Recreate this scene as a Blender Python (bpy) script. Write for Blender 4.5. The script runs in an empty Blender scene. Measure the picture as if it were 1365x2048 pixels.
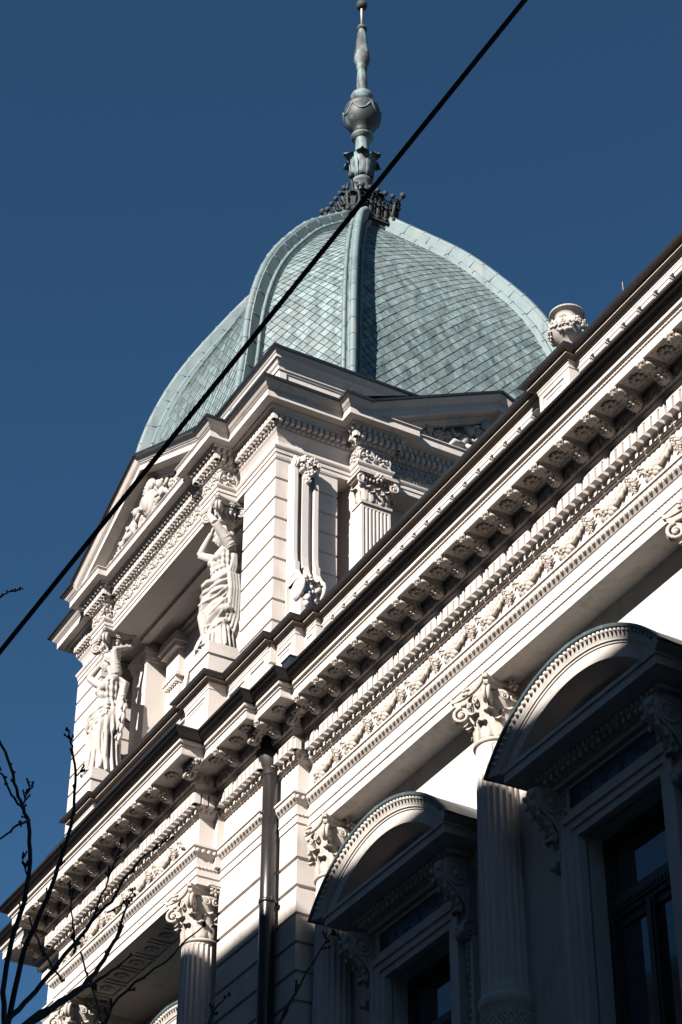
import bpy, bmesh, math, random
from math import sin, cos, pi, sqrt, atan2, radians
from mathutils import Vector, Matrix, noise as mnoise

random.seed(7)
SC = bpy.context.scene
COL = SC.collection

# ------------------------------------------------------------------ camera
YAW, PIT, ROLL = radians(28.8768), radians(36.4993), radians(0.26624)
d = Vector((-cos(YAW) * cos(PIT), sin(YAW) * cos(PIT), sin(PIT)))
rt = Vector((sin(YAW), cos(YAW), 0))
up = rt.cross(d)
RX = rt * cos(ROLL) + up * sin(ROLL)
UP = up * cos(ROLL) - rt * sin(ROLL)
cam = bpy.data.cameras.new("camera")
cam.sensor_fit = 'VERTICAL'
cam.sensor_height = 36.0
cam.sensor_width = 24.0
cam.lens = 4291.36 / 2048 * 36.0
cam.clip_start = 0.1
cam.clip_end = 5000
camo = bpy.data.objects.new("camera", cam)
camo.matrix_world = Matrix(((RX.x, UP.x, -d.x, 0), (RX.y, UP.y, -d.y, 0), (RX.z, UP.z, -d.z, 0), (0, 0, 0, 1)))
COL.objects.link(camo)
SC.camera = camo

# ------------------------------------------------------------------ light
SUN = Vector((0.45, -1.0, 0.60)).normalized()
world = bpy.data.worlds.new("World")
SC.world = world
world.use_nodes = True
wn = world.node_tree.nodes
sky = wn.new('ShaderNodeTexSky')
sky.sky_type = 'NISHITA'
sky.sun_disc = False
sky.sun_elevation = math.asin(SUN.z)
sky.sun_rotation = atan2(SUN.x, SUN.y)
sky.altitude = 300
sky.air_density = 0.62
sky.dust_density = 0.0
sky.ozone_density = 7.5
tint = wn.new('ShaderNodeMix')
tint.data_type = 'RGBA'
tint.blend_type = 'MULTIPLY'
tint.inputs['Factor'].default_value = 1.0
tint.inputs['B'].default_value = (.68, .845, .715, 1)
world.node_tree.links.new(sky.outputs[0], tint.inputs['A'])
world.node_tree.links.new(tint.outputs['Result'], wn['Background'].inputs[0])
wn['Background'].inputs[1].default_value = 0.05
sl = bpy.data.lights.new("sun", 'SUN')
sl.energy = 5.0
sl.angle = radians(0.5)
sl.color = (1.0, 0.945, 0.88)
so = bpy.data.objects.new("sun", sl)
so.rotation_euler = (-SUN).to_track_quat('-Z', 'Y').to_euler()
COL.objects.link(so)
SC.view_settings.view_transform = 'Standard'
SC.view_settings.look = 'None'
SC.view_settings.exposure = 1.6
SC.view_settings.gamma = 1.0
GZ = -1.7           # ground level, camera eye at the origin

# ------------------------------------------------------------------ materials
def mat(name, base, rough=0.7, metal=0.0, var=0.0, vscale=3.0, bump=0.0, bscale=40.0, island=0.0, dark=None, dscale=2.0,
        dlo=0.5, dhi=0.7, stretch=None, dark2=None, spec=None, streak=None):
    m = bpy.data.materials.new(name)
    m.use_nodes = True
    nt = m.node_tree
    N, Lk = nt.nodes, nt.links
    b = N['Principled BSDF']
    b.inputs['Roughness'].default_value = rough
    b.inputs['Metallic'].default_value = metal
    if spec is not None:
        b.inputs['Specular IOR Level'].default_value = spec
    tc = N.new('ShaderNodeTexCoord')
    src = tc.outputs['Object']
    if stretch:
        mp = N.new('ShaderNodeMapping')
        mp.inputs['Scale'].default_value = stretch
        Lk.new(src, mp.inputs['Vector'])
        src2 = mp.outputs[0]
    else:
        src2 = src
    col = None
    rgb = N.new('ShaderNodeRGB')
    rgb.outputs[0].default_value = (*base, 1)
    col = rgb.outputs[0]
    def noise(scale, vec, detail=6, rgh=0.6):
        n = N.new('ShaderNodeTexNoise')
        n.inputs['Scale'].default_value = scale
        n.inputs['Detail'].default_value = detail
        n.inputs['Roughness'].default_value = rgh
        Lk.new(vec, n.inputs['Vector'])
        return n.outputs['Fac']
    def mulval(col, fac, lo, hi):
        mr = N.new('ShaderNodeMapRange')
        mr.inputs['From Min'].default_value = 0.3
        mr.inputs['From Max'].default_value = 0.7
        mr.inputs['To Min'].default_value = lo
        mr.inputs['To Max'].default_value = hi
        Lk.new(fac, mr.inputs['Value'])
        mx = N.new('ShaderNodeMix')
        mx.data_type = 'RGBA'
        mx.blend_type = 'MULTIPLY'
        mx.inputs['Factor'].default_value = 1
        Lk.new(col, mx.inputs['A'])
        Lk.new(mr.outputs[0], mx.inputs['B'])
        return mx.outputs['Result']
    if var:
        col = mulval(col, noise(vscale, src2), 1 - var, 1 + var)
    if island:
        g = N.new('ShaderNodeNewGeometry')
        col = mulval(col, g.outputs['Random Per Island'], 1 - island, 1 + island)
    def blend(col, dk, scale, lo, hi, off):
        mp = N.new('ShaderNodeMapping')
        mp.inputs['Location'].default_value = (off, off * 1.7, off * .6)
        Lk.new(src2, mp.inputs['Vector'])
        f = noise(scale, mp.outputs[0], 8, 0.65)
        mr = N.new('ShaderNodeMapRange')
        mr.inputs['From Min'].default_value = lo
        mr.inputs['From Max'].default_value = hi
        Lk.new(f, mr.inputs['Value'])
        mx = N.new('ShaderNodeMix')
        mx.data_type = 'RGBA'
        Lk.new(mr.outputs[0], mx.inputs['Factor'])
        Lk.new(col, mx.inputs['A'])
        mx.inputs['B'].default_value = (*dk, 1)
        return mx.outputs['Result']
    if dark:
        col = blend(col, dark, dscale, dlo, dhi, 3.1)
    if dark2:
        col = blend(col, dark2, dscale * .6, dlo + .06, dhi + .08, 11.7)
    if streak:
        # rain streaks and soot: noise drawn out downwards, broken up by a second noise
        mp = N.new('ShaderNodeMapping')
        mp.inputs['Scale'].default_value = (7, 7, .55)
        Lk.new(src, mp.inputs['Vector'])
        f1 = noise(1.0, mp.outputs[0], 5, .6)
        f2 = noise(1.3, src, 5, .6)
        m1 = N.new('ShaderNodeMath'); m1.operation = 'MULTIPLY'
        Lk.new(f1, m1.inputs[0]); Lk.new(f2, m1.inputs[1])
        mr = N.new('ShaderNodeMapRange')
        mr.inputs['From Min'].default_value = .27
        mr.inputs['From Max'].default_value = .42
        mr.inputs['To Max'].default_value = .65
        Lk.new(m1.outputs[0], mr.inputs['Value'])
        mx = N.new('ShaderNodeMix'); mx.data_type = 'RGBA'
        Lk.new(mr.outputs[0], mx.inputs['Factor'])
        Lk.new(col, mx.inputs['A'])
        mx.inputs['B'].default_value = (*streak, 1)
        col = mx.outputs['Result']
    Lk.new(col, b.inputs['Base Color'])
    if bump:
        bp = N.new('ShaderNodeBump')
        bp.inputs['Strength'].default_value = bump
        bp.inputs['Distance'].default_value = 0.02
        Lk.new(noise(bscale, src, 5), bp.inputs['Height'])
        Lk.new(bp.outputs[0], b.inputs['Normal'])
    return m

M = {
    'stucco': mat('cream stucco', (.405, .366, .338), .85, streak=(.27, .235, .205), var=.06, vscale=1.2, bump=.12, bscale=60, dark=(.35, .30, .25), dscale=.9, dlo=.58, dhi=.85),
    'carved': mat('carved cream stone', (.30, .268, .24), .85, streak=(.17, .145, .12), var=.09, vscale=9, bump=.12, bscale=45, dark=(.24, .19, .15), dscale=5, dlo=.58, dhi=.78),
    'statue': mat('statue stone', (.285, .264, .243), .8, streak=(.17, .155, .14), var=.08, vscale=7, bump=.2, bscale=50, dark=(.20, .175, .15), dscale=4, dlo=.6, dhi=.82),
    'umber': mat('dark brown stone', (.075, .055, .042), .85, var=.15, vscale=3, bump=.2, bscale=40, stretch=(.4, 3, 3)),  # coping mouldings: one dark brown base, varied slightly by noise
    'gutter': mat('dark brown sheet metal', (.026, .022, .020), .45, metal=.2, var=.25, vscale=2.5, bump=.1, bscale=4),
    'flash': mat('blue grey lead flashing', (.024, .030, .038), .38, metal=.5, var=.25, vscale=3, bump=.12, bscale=8),
    'copper': mat('green copper shingle', (.122, .165, .166), .75, streak=(.035, .052, .058), var=.10, vscale=2, bump=.15, bscale=25, island=.2, dark=(.030, .048, .056),
                  dscale=4.5, dlo=.44, dhi=.68, stretch=(1.3, 1.3, .6), dark2=(.115, .128, .118)),
    'copperlt': mat('pale copper rib', (.088, .124, .128), .65, streak=(.03, .045, .05), var=.12, vscale=3, bump=.12, bscale=15, dark=(.07, .10, .108), dscale=3, dlo=.50, dhi=.75, dark2=(.20, .16, .13)),
    'copperdk': mat('blackened copper', (.011, .014, .015), .8, var=.3, vscale=6, dark=(.05, .07, .072), dscale=6, dlo=.6, dhi=.7),
    'spire': mat('streaked copper spire', (.115, .17, .175), .65, metal=0.0, var=.25, vscale=4, dark=(.018, .021, .023), dscale=2.6, dlo=.43, dhi=.60, dark2=(.06, .04, .03), stretch=(2, 2, .7)),
    'ball': mat('dark bronze patina', (.016, .019, .020), .6, var=.3, vscale=3, dark=(.085, .12, .125), dscale=3, dlo=.55, dhi=.70, dark2=(.07, .042, .028)),
    'rod': mat('weathered copper rod', (.30, .25, .20), .5, metal=.3, var=.2, vscale=3),
    'arch_roof': mat('dark green copper sheet', (.045, .066, .074), .5, metal=.15, var=.3, vscale=3, bump=.15, bscale=10, dark=(.10, .15, .15), dscale=6, dlo=.55, dhi=.7),
    'marble': mat('dark blue marble', (.016, .018, .032), .35, var=.4, vscale=8, dark=(.06, .068, .095), dscale=7, dlo=.56, dhi=.66),
    'wood': mat('dark brown window wood', (.022, .017, .015), .5, var=.3, vscale=6),
    'glass': mat('window glass', (.02, .026, .035), .04, spec=.8),
    'pipe': mat('dark painted pipe', (.024, .021, .022), .3, metal=.4, var=.2, vscale=2),
    'cable': mat('black cable', (.006, .006, .008), .7),
    'bark': mat('dark bark', (.020, .017, .016), .9, var=.4, vscale=30, bump=.5, bscale=60),
    'asphalt': mat('asphalt', (.06, .06, .06), .9, var=.2, vscale=4, bump=.3, bscale=80),
    'paving': mat('grey stone paving', (.22, .21, .195), .9, var=.2, vscale=2, bump=.3, bscale=30),
    'earth': mat('distant ground', (.09, .085, .075), .95, var=.2, vscale=.05),
    'oppo': mat('pale render', (.24, .215, .19), .9, var=.12, vscale=1, bump=.2, bscale=40),
    'tile': mat('red roof tile', (.18, .075, .05), .85, var=.25, vscale=3, bump=.4, bscale=12),
}

# ------------------------------------------------------------------ mesh helpers
class MB:
    def __init__(s):
        s.v, s.f, s.sm = [], [], []
    def add(s, vs, fs, smooth=False):
        b = len(s.v)
        s.v.extend(tuple(p) for p in vs)
        s.f.extend(tuple(i + b for i in f) for f in fs)
        s.sm.extend([smooth] * len(fs))
        return s
    def box(s, x0, x1, y0, y1, z0, z1):
        return s.add([(x0, y0, z0), (x1, y0, z0), (x1, y1, z0), (x0, y1, z0), (x0, y0, z1), (x1, y0, z1), (x1, y1, z1), (x0, y1, z1)],
                     [(0, 3, 2, 1), (4, 5, 6, 7), (0, 1, 5, 4), (1, 2, 6, 5), (2, 3, 7, 6), (3, 0, 4, 7)])
    def grid(s, rows, closed_u=False, closed_v=False, smooth=True, cap=False):
        nr, nc = len(rows), len(rows[0])
        vs = [p for r in rows for p in r]
        fs = []
        for i in range(nr if closed_v else nr - 1):
            for j in range(nc if closed_u else nc - 1):
                a, b2 = i, (i + 1) % nr
                c, e = j, (j + 1) % nc
                fs.append((a * nc + c, a * nc + e, b2 * nc + e, b2 * nc + c))
        if cap:
            fs.append(tuple(range(nc))[::-1])
            fs.append(tuple((nr - 1) * nc + j for j in range(nc)))
        return s.add(vs, fs, smooth)
    def lathe(s, c, prof, n=24, smooth=True, mod=None):
        rows = []
        for r, z in prof:
            rows.append([(c[0] + (r + (mod(2 * pi * k / n, z, r) if mod else 0)) * cos(2 * pi * k / n),
                          c[1] + (r + (mod(2 * pi * k / n, z, r) if mod else 0)) * sin(2 * pi * k / n), c[2] + z) for k in range(n)])
        return s.grid(rows, closed_u=True, smooth=smooth, cap=True)
    def tube(s, pts, rad, n=8, smooth=True):
        pts = [Vector(p) for p in pts]
        if not isinstance(rad, (list, tuple)):
            rad = [rad] * len(pts)
        rows = []
        ref = None
        for i, p in enumerate(pts):
            t = (pts[min(i + 1, len(pts) - 1)] - pts[max(i - 1, 0)])
            if t.length < 1e-9:
                t = Vector((0, 0, 1))
            t.normalize()
            if ref is None:
                ref = Vector((0, 0, 1)) if abs(t.z) < .9 else Vector((1, 0, 0))
            u = (ref - t * ref.dot(t)).normalized()
            w = t.cross(u)
            ref = u
            rows.append([p + (u * cos(2 * pi * k / n) + w * sin(2 * pi * k / n)) * rad[i] for k in range(n)])
        return s.grid(rows, closed_u=True, smooth=smooth, cap=True)
    def blob(s, c, r, nu=8, nv=5, rot=None):
        if not isinstance(r, (list, tuple)):
            r = (r, r, r)
        vs, fs = [], []
        pts = [Vector((0, 0, -r[2]))]
        for i in range(1, nv):
            a = -pi / 2 + pi * i / nv
            for k in range(nu):
                pts.append(Vector((r[0] * cos(a) * cos(2 * pi * k / nu), r[1] * cos(a) * sin(2 * pi * k / nu), r[2] * sin(a))))
        pts.append(Vector((0, 0, r[2])))
        for k in range(nu):
            fs.append((0, 1 + (k + 1) % nu, 1 + k))
            fs.append((len(pts) - 1, len(pts) - 1 - nu + k, len(pts) - 1 - nu + (k + 1) % nu))
        for i in range(nv - 2):
            for k in range(nu):
                a = 1 + i * nu
                fs.append((a + k, a + (k + 1) % nu, a + nu + (k + 1) % nu, a + nu + k))
        cv = Vector(c)
        for p in pts:
            if rot is not None:
                p = rot @ p
            vs.append(p + cv)
        return s.add(vs, fs, True)
    def unit(s, u, T):
        """append another MB through a callable or a Matrix"""
        if isinstance(T, Matrix):
            vs = [T @ Vector(p) for p in u.v]
        else:
            vs = [T(p) for p in u.v]
        b = len(s.v)
        s.v.extend(tuple(p) for p in vs)
        s.f.extend(tuple(i + b for i in f) for f in u.f)
        s.sm.extend(u.sm)
        return s
    def mesh(s, name, material):
        me = bpy.data.meshes.new(name)
        me.from_pydata(s.v, [], s.f)
        me.polygons.foreach_set('use_smooth', s.sm)
        bm = bmesh.new()
        bm.from_mesh(me)
        bmesh.ops.recalc_face_normals(bm, faces=bm.faces)
        bm.to_mesh(me)
        bm.free()
        me.materials.append(material)
        me.update()
        return me

def obj(name, mb, material, parent=None, loc=None, rotz=0.0):
    """link ONE mesh object; world-space children keep their coordinates, located ones sit at loc"""
    me = mb.mesh(name, material) if isinstance(mb, MB) else mb
    o = bpy.data.objects.new(name, me)
    COL.objects.link(o)
    if parent is not None:
        o.parent = parent
        if parent.type == 'EMPTY' or loc is None:
            o.matrix_parent_inverse = ROOTINV.get(parent.name, Matrix.Identity(4))
    if loc is not None:
        o.location = loc
    o.rotation_euler = (0, 0, rotz)
    return o

ROOTINV = {}
def thing(name, loc, label, cat, group=None):
    e = bpy.data.objects.new(name, None)
    e.empty_display_size = .3
    COL.objects.link(e)
    e.location = loc
    ROOTINV[e.name] = Matrix.Translation(-Vector(loc))
    e['label'] = label
    e['category'] = cat
    if group:
        e['group'] = group
    return e

def tag(o, label, cat, group=None):
    o['label'] = label
    o['category'] = cat
    if group:
        o['group'] = group
    return o

def struct(name, mb, material):
    o = obj(name, mb, material)
    o['kind'] = 'structure'
    return o

def inst(src, loc, rotz=0.0):
    c = src.copy()
    COL.objects.link(c)
    c.location = loc
    c.rotation_euler = (0, 0, rotz)
    for ch in src.children:
        k = ch.copy()
        COL.objects.link(k)
        k.parent = c
    return c

# plan-path sweeps: outward is to the right of travel
def offs(path, o, closed=False):
    n = len(path)
    out = []
    for i in range(n):
        p = Vector(path[i])
        ds = []
        if closed or i > 0:
            ds.append((p - Vector(path[i - 1])).normalized())
        if closed or i < n - 1:
            ds.append((Vector(path[(i + 1) % n]) - p).normalized())
        ns = [Vector((t.y, -t.x)) for t in ds]
        if len(ns) == 1:
            q = p + ns[0] * o
        else:
            q = p + (ns[0] + ns[1]) * (o / (1 + ns[0].dot(ns[1])))
        out.append(q)
    return out

def sweep(mb, path, prof, closed=False, back=.12, smooth=False):
    prof = list(prof)
    if back is not None:
        prof = prof + [(-back, prof[-1][1]), (-back, prof[0][1])]
    rings = []
    for o, z in prof:
        rings.append([(q.x, q.y, z) for q in offs(path, o, closed)])
    rows = [[rings[j][i] for j in range(len(prof))] for i in range(len(path))]
    nr, nc = len(rows), len(prof)
    vs = [p for r in rows for p in r]
    fs = []
    for i in range(nr if closed else nr - 1):
        for j in range(nc):
            e = (j + 1) % nc
            i2 = (i + 1) % nr
            fs.append((i * nc + j, i2 * nc + j, i2 * nc + e, i * nc + e))
    if not closed:
        fs.append(tuple(range(nc)))
        fs.append(tuple((nr - 1) * nc + j for j in range(nc))[::-1])
    mb.add(vs, fs, smooth)
    return mb

def along(path, o, pitch, closed=False, phase=None, margin=0.0):
    """positions on the path offset by o: (x, y, t, n)"""
    q = offs(path, o, closed)
    n = len(q)
    res = []
    for i in range(n if closed else n - 1):
        a, b2 = q[i], q[(i + 1) % n]
        L = (b2 - a).length - 2 * margin
        if L < pitch * .5:
            continue
        t = (b2 - a).normalized()
        nn = Vector((t.y, -t.x))
        k = max(1, int(round(L / pitch)))
        st = L / k
        for j in range(k):
            p = a + t * (margin + (j + .5) * st)
            res.append((p.x, p.y, t, nn))
    return res

def place(mb, u, x, y, z, t, n, s=1.0):
    """unit coordinates (along, outward, up)"""
    mb.unit(u, lambda p: (x + (t.x * p[0] + n.x * p[1]) * s, y + (t.y * p[0] + n.y * p[1]) * s, z + p[2] * s))

def sweep3(mb, pts, outs, ups, prof, closed_prof=True, smooth=False):
    rows = []
    for p, o, u in zip(pts, outs, ups):
        rows.append([Vector(p) + Vector(o) * a + Vector(u) * b2 for a, b2 in prof])
    nr, nc = len(rows), len(prof)
    fs = []
    for i in range(nr - 1):
        for j in range(nc if closed_prof else nc - 1):
            e = (j + 1) % nc
            fs.append((i * nc + j, (i + 1) * nc + j, (i + 1) * nc + e, i * nc + e))
    if closed_prof:
        fs.append(tuple(range(nc)))
        fs.append(tuple((nr - 1) * nc + j for j in range(nc))[::-1])
    mb.add([p for r in rows for p in r], fs, smooth)
    return mb

# ------------------------------------------------------------------ ornament units
def leaf_rows(L, W, curl=.35, lean=.12, lobes=5, rib=.25, ns=9, nw=5, thick=.02):
    """acanthus leaf: foot at origin, rises along +c, tip curls outward (+b)"""
    fr, bk = [], []
    for i in range(ns):
        t = i / (ns - 1)
        a = 0 if t < .55 else (t - .55) / .45
        ang = a * 2.6
        rr = curl * L * .45
        if a == 0:
            b0, c0 = lean * t * L, t * L
        else:
            b0 = lean * .55 * L + rr * (1 - cos(ang))
            c0 = .55 * L + rr * sin(ang) * 1.15
        w = W * (sin(pi * (.22 + .70 * t)) ** .7) * (1 - .16 * (sin(lobes * 2 * pi * t) > 0))
        r1, r2 = [], []
        for j in range(nw):
            q = -1 + 2 * j / (nw - 1)
            bul = W * rib * (1 - abs(q)) + (.10 * W * cos(q * pi * 2.5))
            r1.append((q * w, b0 + bul, c0 - .12 * W * abs(q)))
            r2.append((q * w, b0 + bul - thick, c0 - .12 * W * abs(q)))
        fr.append(r1)
        bk.append(r2)
    return fr, bk

def leaf(L, W, **k):
    u = MB()
    fr, bk = leaf_rows(L, W, **k)
    rows = [a + b2[::-1] for a, b2 in zip(fr, bk)]
    u.grid(rows, closed_u=True, smooth=True, cap=True)
    return u

def spiral(r0, turns=1.6, tr=.02, n=22, sgn=1, r1=.18):
    """scroll in the (a,c) plane centred at origin"""
    pts, rad = [], []
    for i in range(n):
        t = i / (n - 1)
        r = r0 * (1 - t) + r0 * r1 * t
        a = pi / 2 - sgn * t * turns * 2 * pi
        pts.append((r * cos(a), 0, r * sin(a)))
        rad.append(tr * (1 - .35 * t))
    u = MB()
    u.tube(pts, rad, 6)
    u.blob((0, 0, 0), r0 * .27, 8, 5)
    return u

def flower(r, pet=6, dep=.5):
    """rosette facing +b"""
    u = MB()
    for k in range(pet):
        a = 2 * pi * k / pet
        rot = Matrix.Rotation(-a, 3, 'Y')
        u.blob((r * .58 * cos(a), r * dep * .25, r * .58 * sin(a)), (r * .42, r * dep * .45, r * .27), 7, 5, rot)
    u.blob((0, r * dep * .5, 0), r * .26, 7, 5)
    return u

U_EGG = MB(); U_EGG.blob((0, 0, 0), (.036, .03, .05), 6, 4)
U_FLOWER = flower(.1)

def ogee(o0, z0, o1, z1, n=5):
    """cyma curve points from (o0,z0) to (o1,z1)"""
    return [(o0 + (o1 - o0) * (i / n), z0 + (z1 - z0) * (.5 - .5 * cos(pi * i / n))) for i in range(n + 1)]
def cove(o0, z0, o1, z1, n=5):
    return [(o0 + (o1 - o0) * (1 - cos(pi / 2 * i / n)), z0 + (z1 - z0) * sin(pi / 2 * i / n)) for i in range(n + 1)]

# =================================================================== THE SETTING
g = MB(); g.add([(-1500, -1500, GZ - .02), (1500, -1500, GZ - .02), (1500, 1500, GZ - .02), (-1500, 1500, GZ - .02)], [(0, 1, 2, 3)])
struct('ground', g, M['earth'])
g = MB(); g.box(-90, 60, -4.9, 9.0, GZ - .01, GZ)
struct('road', g, M['asphalt'])
g = MB(); g.box(-90, 60, 9.0, 14.5, GZ - .01, GZ + .13)
struct('pavement', g, M['paving'])
g = MB(); g.box(-90, 60, -7.999, -4.9, GZ - .01, GZ + .13)
struct('pavement', g, M['paving'])

# the building over the street, whose eave throws the shade on the lower storeys
OP = thing('apartment_building', (-8, -14, GZ), 'plain pale apartment block across the street from the ornate palace', 'building')
YO = -8.0
EAVE = 13.17 + .60 * (12.49 - YO - .6)
g = MB(); g.box(-75, 45, YO - 13, YO, GZ, EAVE - 1.2)
obj('wall', g, M['oppo'], OP)
g = MB(); sweep(g, [(45, YO), (-75, YO)], [(0, EAVE - 1.2), (.15, EAVE - .9), (.5, EAVE - .5), (.6, EAVE - .45), (.6, EAVE)], back=12)
obj('eave_cornice', g, M['oppo'], OP)
g = MB()
g.add([(-75, YO + .5, EAVE + .003), (45, YO + .5, EAVE + .003), (45, YO - 6.5, EAVE + 4.0), (-75, YO - 6.5, EAVE + 4.0), (45, YO - 13, EAVE + .003), (-75, YO - 13, EAVE + .003)],
      [(0, 1, 2, 3), (3, 2, 4, 5), (0, 3, 5), (1, 4, 2), (0, 5, 4, 1)])
obj('roof', g, M['tile'], OP)
wf = MB()
for x in (-.65, .57): wf.box(x, x + .08, -.04, .04, 0, 2)
wf.box(-.57, .57, -.04, .04, 0, .08); wf.box(-.57, .57, -.04, .04, 1.92, 2); wf.box(-.03, .03, -.03, .03, .08, 1.92)
gp = MB(); gp.box(-.57, .57, -.012, .012, .08, 1.92)
w0 = obj('window', wf, M['wood'], OP, (-48, YO + .05, 1.5))
obj('pane', gp, M['glass'], w0)
first = True
for i in range(10):
    for j in range(5):
        if first:
            first = False
            continue
        inst(w0, (-48 + i * 5.2, YO + .05, 1.5 + j * 4.4))

# =================================================================== THE PALACE
PAL = thing('ornate_palace', (-28.57, 16.3, GZ), 'cream neo-baroque palace with a green copper dome on its corner pavilion, carved cornices and columns', 'building')
def part(name, mb, m, loc=None, rotz=0.0, label=None):
    o = obj(name, mb, M[m] if isinstance(m, str) else m, PAL, loc, rotz)
    if label: o['label'] = label
    return o
def sub(name, mb, m, parent):
    return obj(name, mb, M[m], parent)

XL, XR = -32.70, -6.0
# frieze line of the main storey, every break forward included
P = [(XL, 24), (XL, 12.32), (-31.35, 12.32), (-31.35, 11.95), (-26.0, 11.95), (-26.0, 12.32), (-24.62, 12.32), (-24.62, 12.475),
     (-23.85, 12.475), (-23.85, 12.66), (XR, 12.66)]

# ---- lower walls
YW = 13.10
def courses(z0, z1, pitch, groove=.028, gh=.03, start=None):
    """rusticated wall profile, joints every pitch measured down from start"""
    z = z1
    js = []
    k = start
    while k > z0 + .05:
        if k < z1 - .02:
            js.append(k)
        k -= pitch
    pr = [(0, z1)]
    for k in js:
        pr += [(0, k + gh / 2), (-groove, k), (0, k - gh / 2)] if gh < .05 else [(0, k + gh / 2), (-groove, k + gh / 2 - .012), (-groove, k - gh / 2 + .012), (0, k - gh / 2)]
    pr.append((0, z0))
    return pr[::-1]
g = MB()
RC = courses(GZ, 14.33, .425, .035, .06, 13.92)
sweep(g, [(XL, 24), (XL, 12.32), (-31.35, 12.32), (-31.35, 13.3)], RC, back=.4)
sweep(g, [(-26.0, 13.3), (-26.0, 12.32), (-24.62, 12.32), (-24.62, 12.475), (-23.85, 12.475), (-23.85, 13.4)], RC, back=.4)
part('corner_pier', g, 'stucco')
WC = [-21.53, -17.10, -12.65, -8.3]
g = MB()
xs = -23.9
for c in WC:
    g.box(xs, c - .8, YW, YW + .6, GZ, 14.6)
    g.box(c - .8, c + .8, YW, YW + .6, 11.65, 14.6)
    g.box(c - .8, c + .8, YW, YW + .6, GZ, 8.0)
    xs = c + .8
g.box(xs, XR, YW, YW + .6, GZ, 14.6)
g.box(-23.9, XR, 13.7, 24, GZ, 16.3)
g.box(-31.9, -25.5, 13.5, 24, GZ, 16.3)
g.box(-31.4, -25.9, 12.2, 13.5, 14.62, 16.3)
g.box(-23.9, XR, 12.75, 13.7, 14.62, 16.3)
g.box(-26.0, -23.9, 12.7, 14, GZ, 16.3)
g.box(-32.6, -31.2, 12.6, 24, GZ, 16.3)
part('wall', g, 'stucco')
# soffits under the architrave
g = MB()
g.box(-23.84, XR, 12.70, YW + .05, 14.36, 14.6)
g.box(-31.34, -26.01, 12.0, 12.75, 14.36, 14.6)
g.box(-31.34, -26.01, 12.75, 13.5, 14.44, 14.6)
for k in range(9):                                                     # sunk panels with relief under the porch beam
    x = -30.9 + k * .56
    for a, b2, c, e in ((x, x + .48, 12.13, 12.16), (x, x + .48, 12.54, 12.57), (x, x + .03, 12.16, 12.54), (x + .45, x + .48, 12.16, 12.54)):
        g.box(a, b2, c, e, 14.335, 14.36)
    u = flower(.13, 8, .35)
    g.unit(u, lambda p: (x + .24 + p[0], 12.35 + p[2], 14.36 - p[1]))
part('soffit', g, 'stucco')

# ---- architrave, frieze
g = MB()
sweep(g, P, [(0, 14.33), (0, 14.452), (.018, 14.462), (.018, 14.575), (.034, 14.582), (.034, 14.606), (.03, 14.612), (.03, 14.742), (.045, 14.752),
             (.06, 14.77), (.09, 14.80), (.115, 14.862), (.135, 14.872), (.135, 14.905), (0, 14.912)], back=.2)
for x, y, t, n in along(P[2:], .03, .062):
    place(g, U_EGG, x, y, 14.59, t, n, .42)
ue = MB(); ue.blob((0, 0, 0), (.037, .022, .044), 6, 5)
for x, y, t, n in along(P[2:], .098, .096):
    place(g, ue, x, y, 14.83, t, n)
part('architrave', g, 'stucco')
g = MB(); sweep(g, P, [(0, 14.90), (0, 15.45)], back=.2)
part('frieze', g, 'stucco')

# ---- bed mouldings with leaf band, dentils and egg-and-dart
g = MB()
sweep(g, P, [(.0, 15.425), (.03, 15.43), (.035, 15.45), (.05, 15.455), (.085, 15.52), (.10, 15.53), (.10, 15.70), (.19, 15.705), (.19, 15.722), (.13, 15.724)] + cove(.13, 15.735, .19, 15.80, 4) + [(.20, 15.81), (.20, 15.83), (.24, 15.835), (.24, 16.03)], back=.2)
ul = MB(); ul.add([(-.036, 0, .05), (.036, 0, .05), (.042, .03, -.02), (.0, .036, -.045), (-.042, .03, -.02), (0, .05, .02)],
                  [(0, 1, 5), (1, 2, 5), (2, 3, 5), (3, 4, 5), (4, 0, 5), (0, 4, 3, 2, 1)])
for x, y, t, n in along(P[2:], .05, .095):
    place(g, ul, x, y, 15.485, t, n)
ue = MB(); ue.blob((0, 0, 0), (.058, .035, .07), 8, 6)
for x, y, t, n in along(P[2:], .235, .17):
    place(g, ue, x, y, 15.895, t, n)
ua = MB(); ua.tube([(-.085, .0, .08), (-.07, .012, -.03), (0, .016, -.085), (.07, .012, -.03), (.085, 0, .08)], .011, 5)
for x, y, t, n in along(P[2:], .235, .17):
    place(g, ua, x, y, 15.895, t, n)
ud = MB(); ud.box(-.047, .047, -.10, .0, -.085, .085)
for x, y, t, n in along(P[2:], .205, .1415):
    place(g, ud, x, y, 15.615, t, n)
part('dentil_band', g, 'stucco')

# ---- corona
g = MB()
sweep(g, P, [(.28, 16.02), (.60, 16.02), (.605, 16.005), (.645, 16.005), (.65, 16.025), (.65, 16.125), (.653, 16.128), (.664, 16.130), (.664, 16.160), (.668, 16.163), (.693, 16.165), (.708, 16.174), (.714, 16.192), (.713, 16.212), (.70, 16.228)], back=.1)
ub = MB(); ub.box(-.022, .022, -.02, .008, -.013, .013)
for x, y, t, n in along(P[2:], .664, .055):
    place(g, ub, x, y, 16.145, t, n)
part('cornice', g, 'stucco')
g = MB()
sweep(g, P, [(.69, 16.222)] + [(.71, 16.230), (.76, 16.246), (.81, 16.276), (.85, 16.308), (.857, 16.322)], back=None if False else .1)
part('gutter', g, 'gutter')
g = MB()
sweep(g, P, [(.845, 16.319), (.87, 16.316), (.875, 16.322), (.875, 16.342), (.845, 16.348), (.0, 16.47)], back=.3)
part('gutter_flashing', g, 'flash')

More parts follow.
